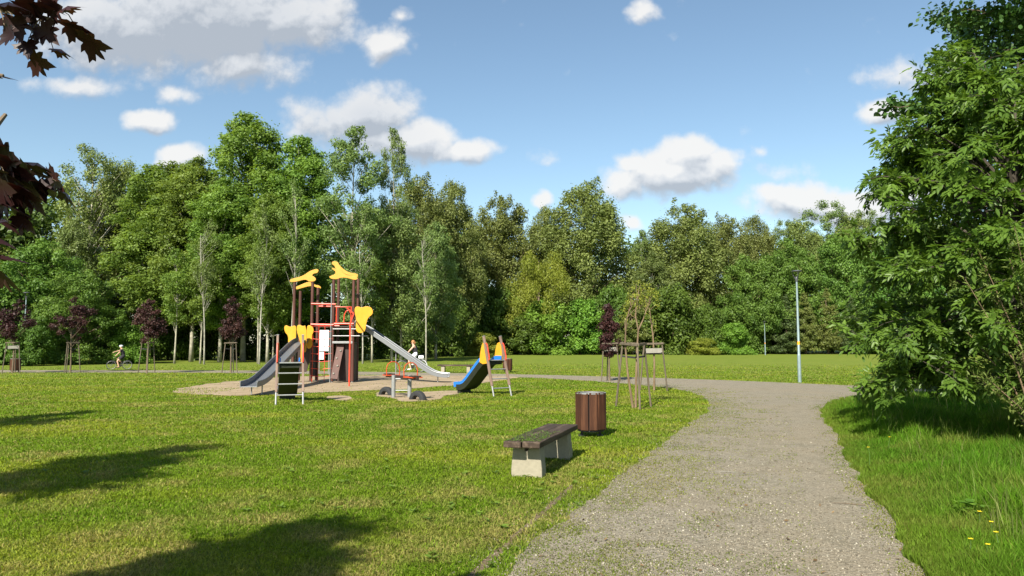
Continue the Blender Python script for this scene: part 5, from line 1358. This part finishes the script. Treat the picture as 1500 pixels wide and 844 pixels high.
def make_rider(label, bike, arm_out=False, top='black_cloth', bottom='white_cloth', hair=True, sleeves=False):
    p = empty('person', bike.location.copy(), bike.rotation_euler.z, label, 'person'); p.scale = bike.scale
    pel, wai, che, nek = (-.25, 0, 1.02), (-.225, 0, 1.20), (-.16, 0, 1.42), (-.10, 0, 1.56)
    hd, ht = (-.075, 0, 1.68), (-.07, 0, 1.78)
    chains = [[(pel, .125), (wai, .105), (che, .125), (nek, .05), (hd, .085), (ht, .072)]]
    kn = {1: (.14, .10, .66), -1: (.16, -.10, .80)}; ft = {1: (.02, .11, .22), -1: (-.18, -.11, .49)}
    arms = []
    for s in (1, -1):
        hip = (-.235, .095 * s, .985)
        thigh = [(pel, .125), (hip, .092), (tuple(Vector(hip).lerp(Vector(kn[s]), .5)), .075), (kn[s], .056)]
        f = Vector(ft[s]); shin = [(kn[s], .056), (tuple(Vector(kn[s]).lerp(f, .35)), .054), (tuple(f), .034), (tuple(f + Vector((.06, 0, -.035))), .036), (tuple(f + Vector((.16, 0, -.04))), .028)]
        chains += [thigh, shin]
        sh = (-.13, .18 * s, 1.47)
        if arm_out and s == 1: el, ha = (.10, .30, 1.40), (.33, .38, 1.33)
        else: el, ha = (.08, .25 * s, 1.24), (.25, .25 * s, 1.07)
        chains.append([(che, .125), (sh, .058), (tuple(Vector(sh).lerp(Vector(el), .5)), .048), (el, .040), (tuple(Vector(el).lerp(Vector(ha), .6)), .034), (ha, .026), (tuple(Vector(ha).lerp(Vector(el), -.28)), .032)])
        arms.append((sh, el, ha))
    for sh, el, ha in arms: chains += hand_chains(ha, Vector(ha) - Vector(el))
    chains.append([((.0, 0, 1.685), .018), ((.022, 0, 1.675), .013)])
    body = skin_obj('body', chains, M['skin'], p, 2)
    skin_obj('shirt', [[(tuple(Vector(pel) + Vector((.01, 0, .04))), .165), (wai, .155), (che, .172), (tuple(Vector(che).lerp(Vector(nek), .6)), .085)]] + ([[(che, .172), (a[0], .088), (tuple(Vector(a[0]).lerp(Vector(a[1]), .6)), .078)] for a in arms] if sleeves else []), M[top], p, 2)
    skin_obj('shorts', [[(wai, .15), (pel, .17)]] + [[(pel, .17), ((-.235, .095 * s, .985), .125), (tuple(Vector((-.235, .095 * s, .985)).lerp(Vector(kn[s]), .72)), .098)] for s in (1, -1)], M[bottom], p, 2)
    for s in (1, -1):
        f = Vector(ft[s]); mb = MB(); mb.bar(f + Vector((-.05, 0, -.05)), f + Vector((.19, 0, -.055)), .085, .06); mb.build('shoe', M['black_cloth' if not hair else 'white_cloth'], p, .02)
        mb = MB(); mb.ball((.005, .034 * s, 1.715), .012, 8, 6); mb.build('eye', M['black_cloth'], p, smooth=True)
        mb = MB(); mb.ball((-.08, .088 * s, 1.69), .03, 8, 6, (.6, .35, 1)); mb.build('ear', M['skin'], p, smooth=True)
    mb = MB(); mb.box((.006, 0, 1.638), (.01, .045, .01)); mb.build('mouth', M['red'], p)
    mb = MB()
    if hair:
        mb.ball((-.095, 0, 1.735), .108, 14, 10, (1, .92, .98)); mb.ball((-.19, 0, 1.68), .055, 10, 8, (1, .9, 1.3)); mb.build('hair', M['hair'], p, smooth=True)
    else:
        mb.ball((-.075, 0, 1.765), .122, 14, 10, (1.12, .9, .72)); mb.build('helmet', M['helmet'], p, smooth=True)
    return p
g = G(601, 545.3)
bk = make_bike('bicycle with a white rear bag passing behind the steel slide', 1.03, (g[0] + .05, g[1]), R(180 + 6))
make_rider('person with ginger hair, black top and white shorts riding behind the steel slide', bk)
g = G(174.5, 541.5)
bk = make_bike('dark bicycle on the far path left of the narrow purple sapling', .86, g, R(180 + 25), False)
make_rider('person in black with a pale helmet cycling, one bare arm held forward', bk, True, 'black_cloth', 'black_cloth', False, True)

# ------------------------------------------------------------------ small things in the verge and on the path
petal = simple('yellow_petals', (.80, .58, .02), .5, 0, .05, 5, 0)
M['stem'] = simple('green_stem', (.06, .12, .02), .7, 0, .1, 5, 0)
t0 = None
FL = [(1435, 749, .22, 'leftmost upper'), (1452, 764, .2, ''), (1459, 779, .22, ''), (1422, 789, .18, ''), (1447, 797, .2, ''), (1303, 640, .3, ''), (1272, 655, .3, '')]
flabs = ['yellow buttercup highest of the cluster at the lower right', 'yellow buttercup second down in the lower right cluster', 'yellow buttercup nearest the right edge in the lower right cluster',
         'yellow buttercup nearest the path in the lower right cluster', 'yellow buttercup lowest in the lower right cluster', 'lone yellow buttercup in the verge below the walnut', 'lone yellow buttercup in the verge nearest the path bend']
for (px, py, z, _), lab in zip(FL, flabs):
    g = G(px, py, z)
    if t0 is None:
        t0 = empty('buttercup', (g[0], g[1], 0), 0, lab, 'flower', 'buttercups in the verge')
        mb = MB(); mb.tube([(0, 0, 0), (.01, .005, .6), (0, 0, .985)], [.0035 / 1, .003, .002], 5); mb.build('stem', M['stem'], t0)
        mb = MB()
        for k in range(5):
            a = 2 * math.pi * k / 5; ca, sa = math.cos(a), math.sin(a)
            mb.add([(0, 0, .985), (.010 * ca - .007 * sa, .010 * sa + .007 * ca, .995), (.016 * ca, .016 * sa, 1.01), (.010 * ca + .007 * sa, .010 * sa - .007 * ca, .995)], [(0, 1, 2, 3)])
        mb.build('blossom', petal, t0)
        q = t0
    else:
        q = copy_tree(t0); q["label"] = lab
    q.location = (g[0], g[1], 0); q.scale = (1.3, 1.3, z); q.rotation_euler.z = random.uniform(0, 6)
rs = random.Random(3)
for i, (px, py, L, a, lab) in enumerate(((1243, 740, .32, 160, 'thin dry twig lying on the gravel near the right edge of the path'), (1063, 693, .28, 170, 'pale straw lying on the gravel in the middle of the path'))):
    g = G(px, py); mb = MB(); mb.tube([(-L / 2, 0, .010), (-L / 6, .012, .013), (L / 6, -.01, .012), (L / 2, .01, .010)], [.004, .005, .004, .002], 6)
    o = mb.build('twig', M['bark_dark' if i == 0 else 'pale_board'], None, smooth=True); o.location = (g[0], g[1], .004); o.rotation_euler.z = R(a); tag(o, lab, 'twig')
# flat weed rosettes in the lawn and dry leaf bits on the gravel
x, y = sector(420, 3.5, 24, -40, 30)
k = ~inside(PATH_R, x, y) & ~inside(SAND_R, x, y) & ~inside(SAND2_R, x, y) & (x < RIGHT_EDGE_X(y) - .8) & (fbm(x * .5 + 31, y * .5) > .44)
x, y = np.repeat(x[k], 7), np.repeat(y[k], 7); n = len(x)
a = rng.uniform(0, 6.28, n)
Vv, ff, aa = leaflets(np.stack([x, y, .022 + .02 * rng.random(n)], 1), np.stack([np.cos(a), np.sin(a), rng.uniform(.0, .5, n)], 1), np.array([0, 0, 1.0]) + rng.normal(size=(n, 3)) * .2, rng.uniform(.03, .075, n), 1.5, rng.random(n))
tag(link('lawn_weeds', np_mesh('weeds', Vv, [ff], attrs={'var': .4 + .6 * aa}), M['brightshrub']), kind='stuff')
x, y = sector(420, 3.6, 22, -8, 34)
k = inside(PATH_R, x, y); x, y = x[k], y[k]; n = len(x)
Vv, ff, aa = leaf_quads(np.stack([x, y, .016 + .006 * rng.random(n)], 1), unit(np.array([0, 0, 1.0]) + rng.normal(size=(n, 3)) * .4), rng.uniform(.010, .030, n), .45, rng.random(n))
M['dry_leaf'] = leaf_mat('dry_leaf_bits', (.07, .045, .022), (.19, .13, .06), .1)
tag(link('leaf_litter', np_mesh('litter', Vv, [ff], attrs={'var': aa}), M['dry_leaf']), kind='stuff')
# broad-leaved weed in the verge
g = G(1428, 772); n = 46
a = rng.uniform(0, 6.28, n); r_ = rng.uniform(.0, .25, n)
Vv, ff, aa = leaflets(np.stack([g[0] + np.cos(a) * r_ * .6, g[1] + np.sin(a) * r_ * .6, .10 + .14 * rng.random(n)], 1), np.stack([np.cos(a), np.sin(a), rng.uniform(-.1, .5, n)], 1), np.array([0, 0, 1.0]) + rng.normal(size=(n, 3)) * .25, rng.uniform(.05, .10, n), 1.4, rng.random(n))
o = link('weed_plant', np_mesh('weed', Vv, [ff], attrs={'var': aa}), M['brightshrub']); tag(o, 'broad leaved green weed beside the buttercups at the lower right', 'plant')
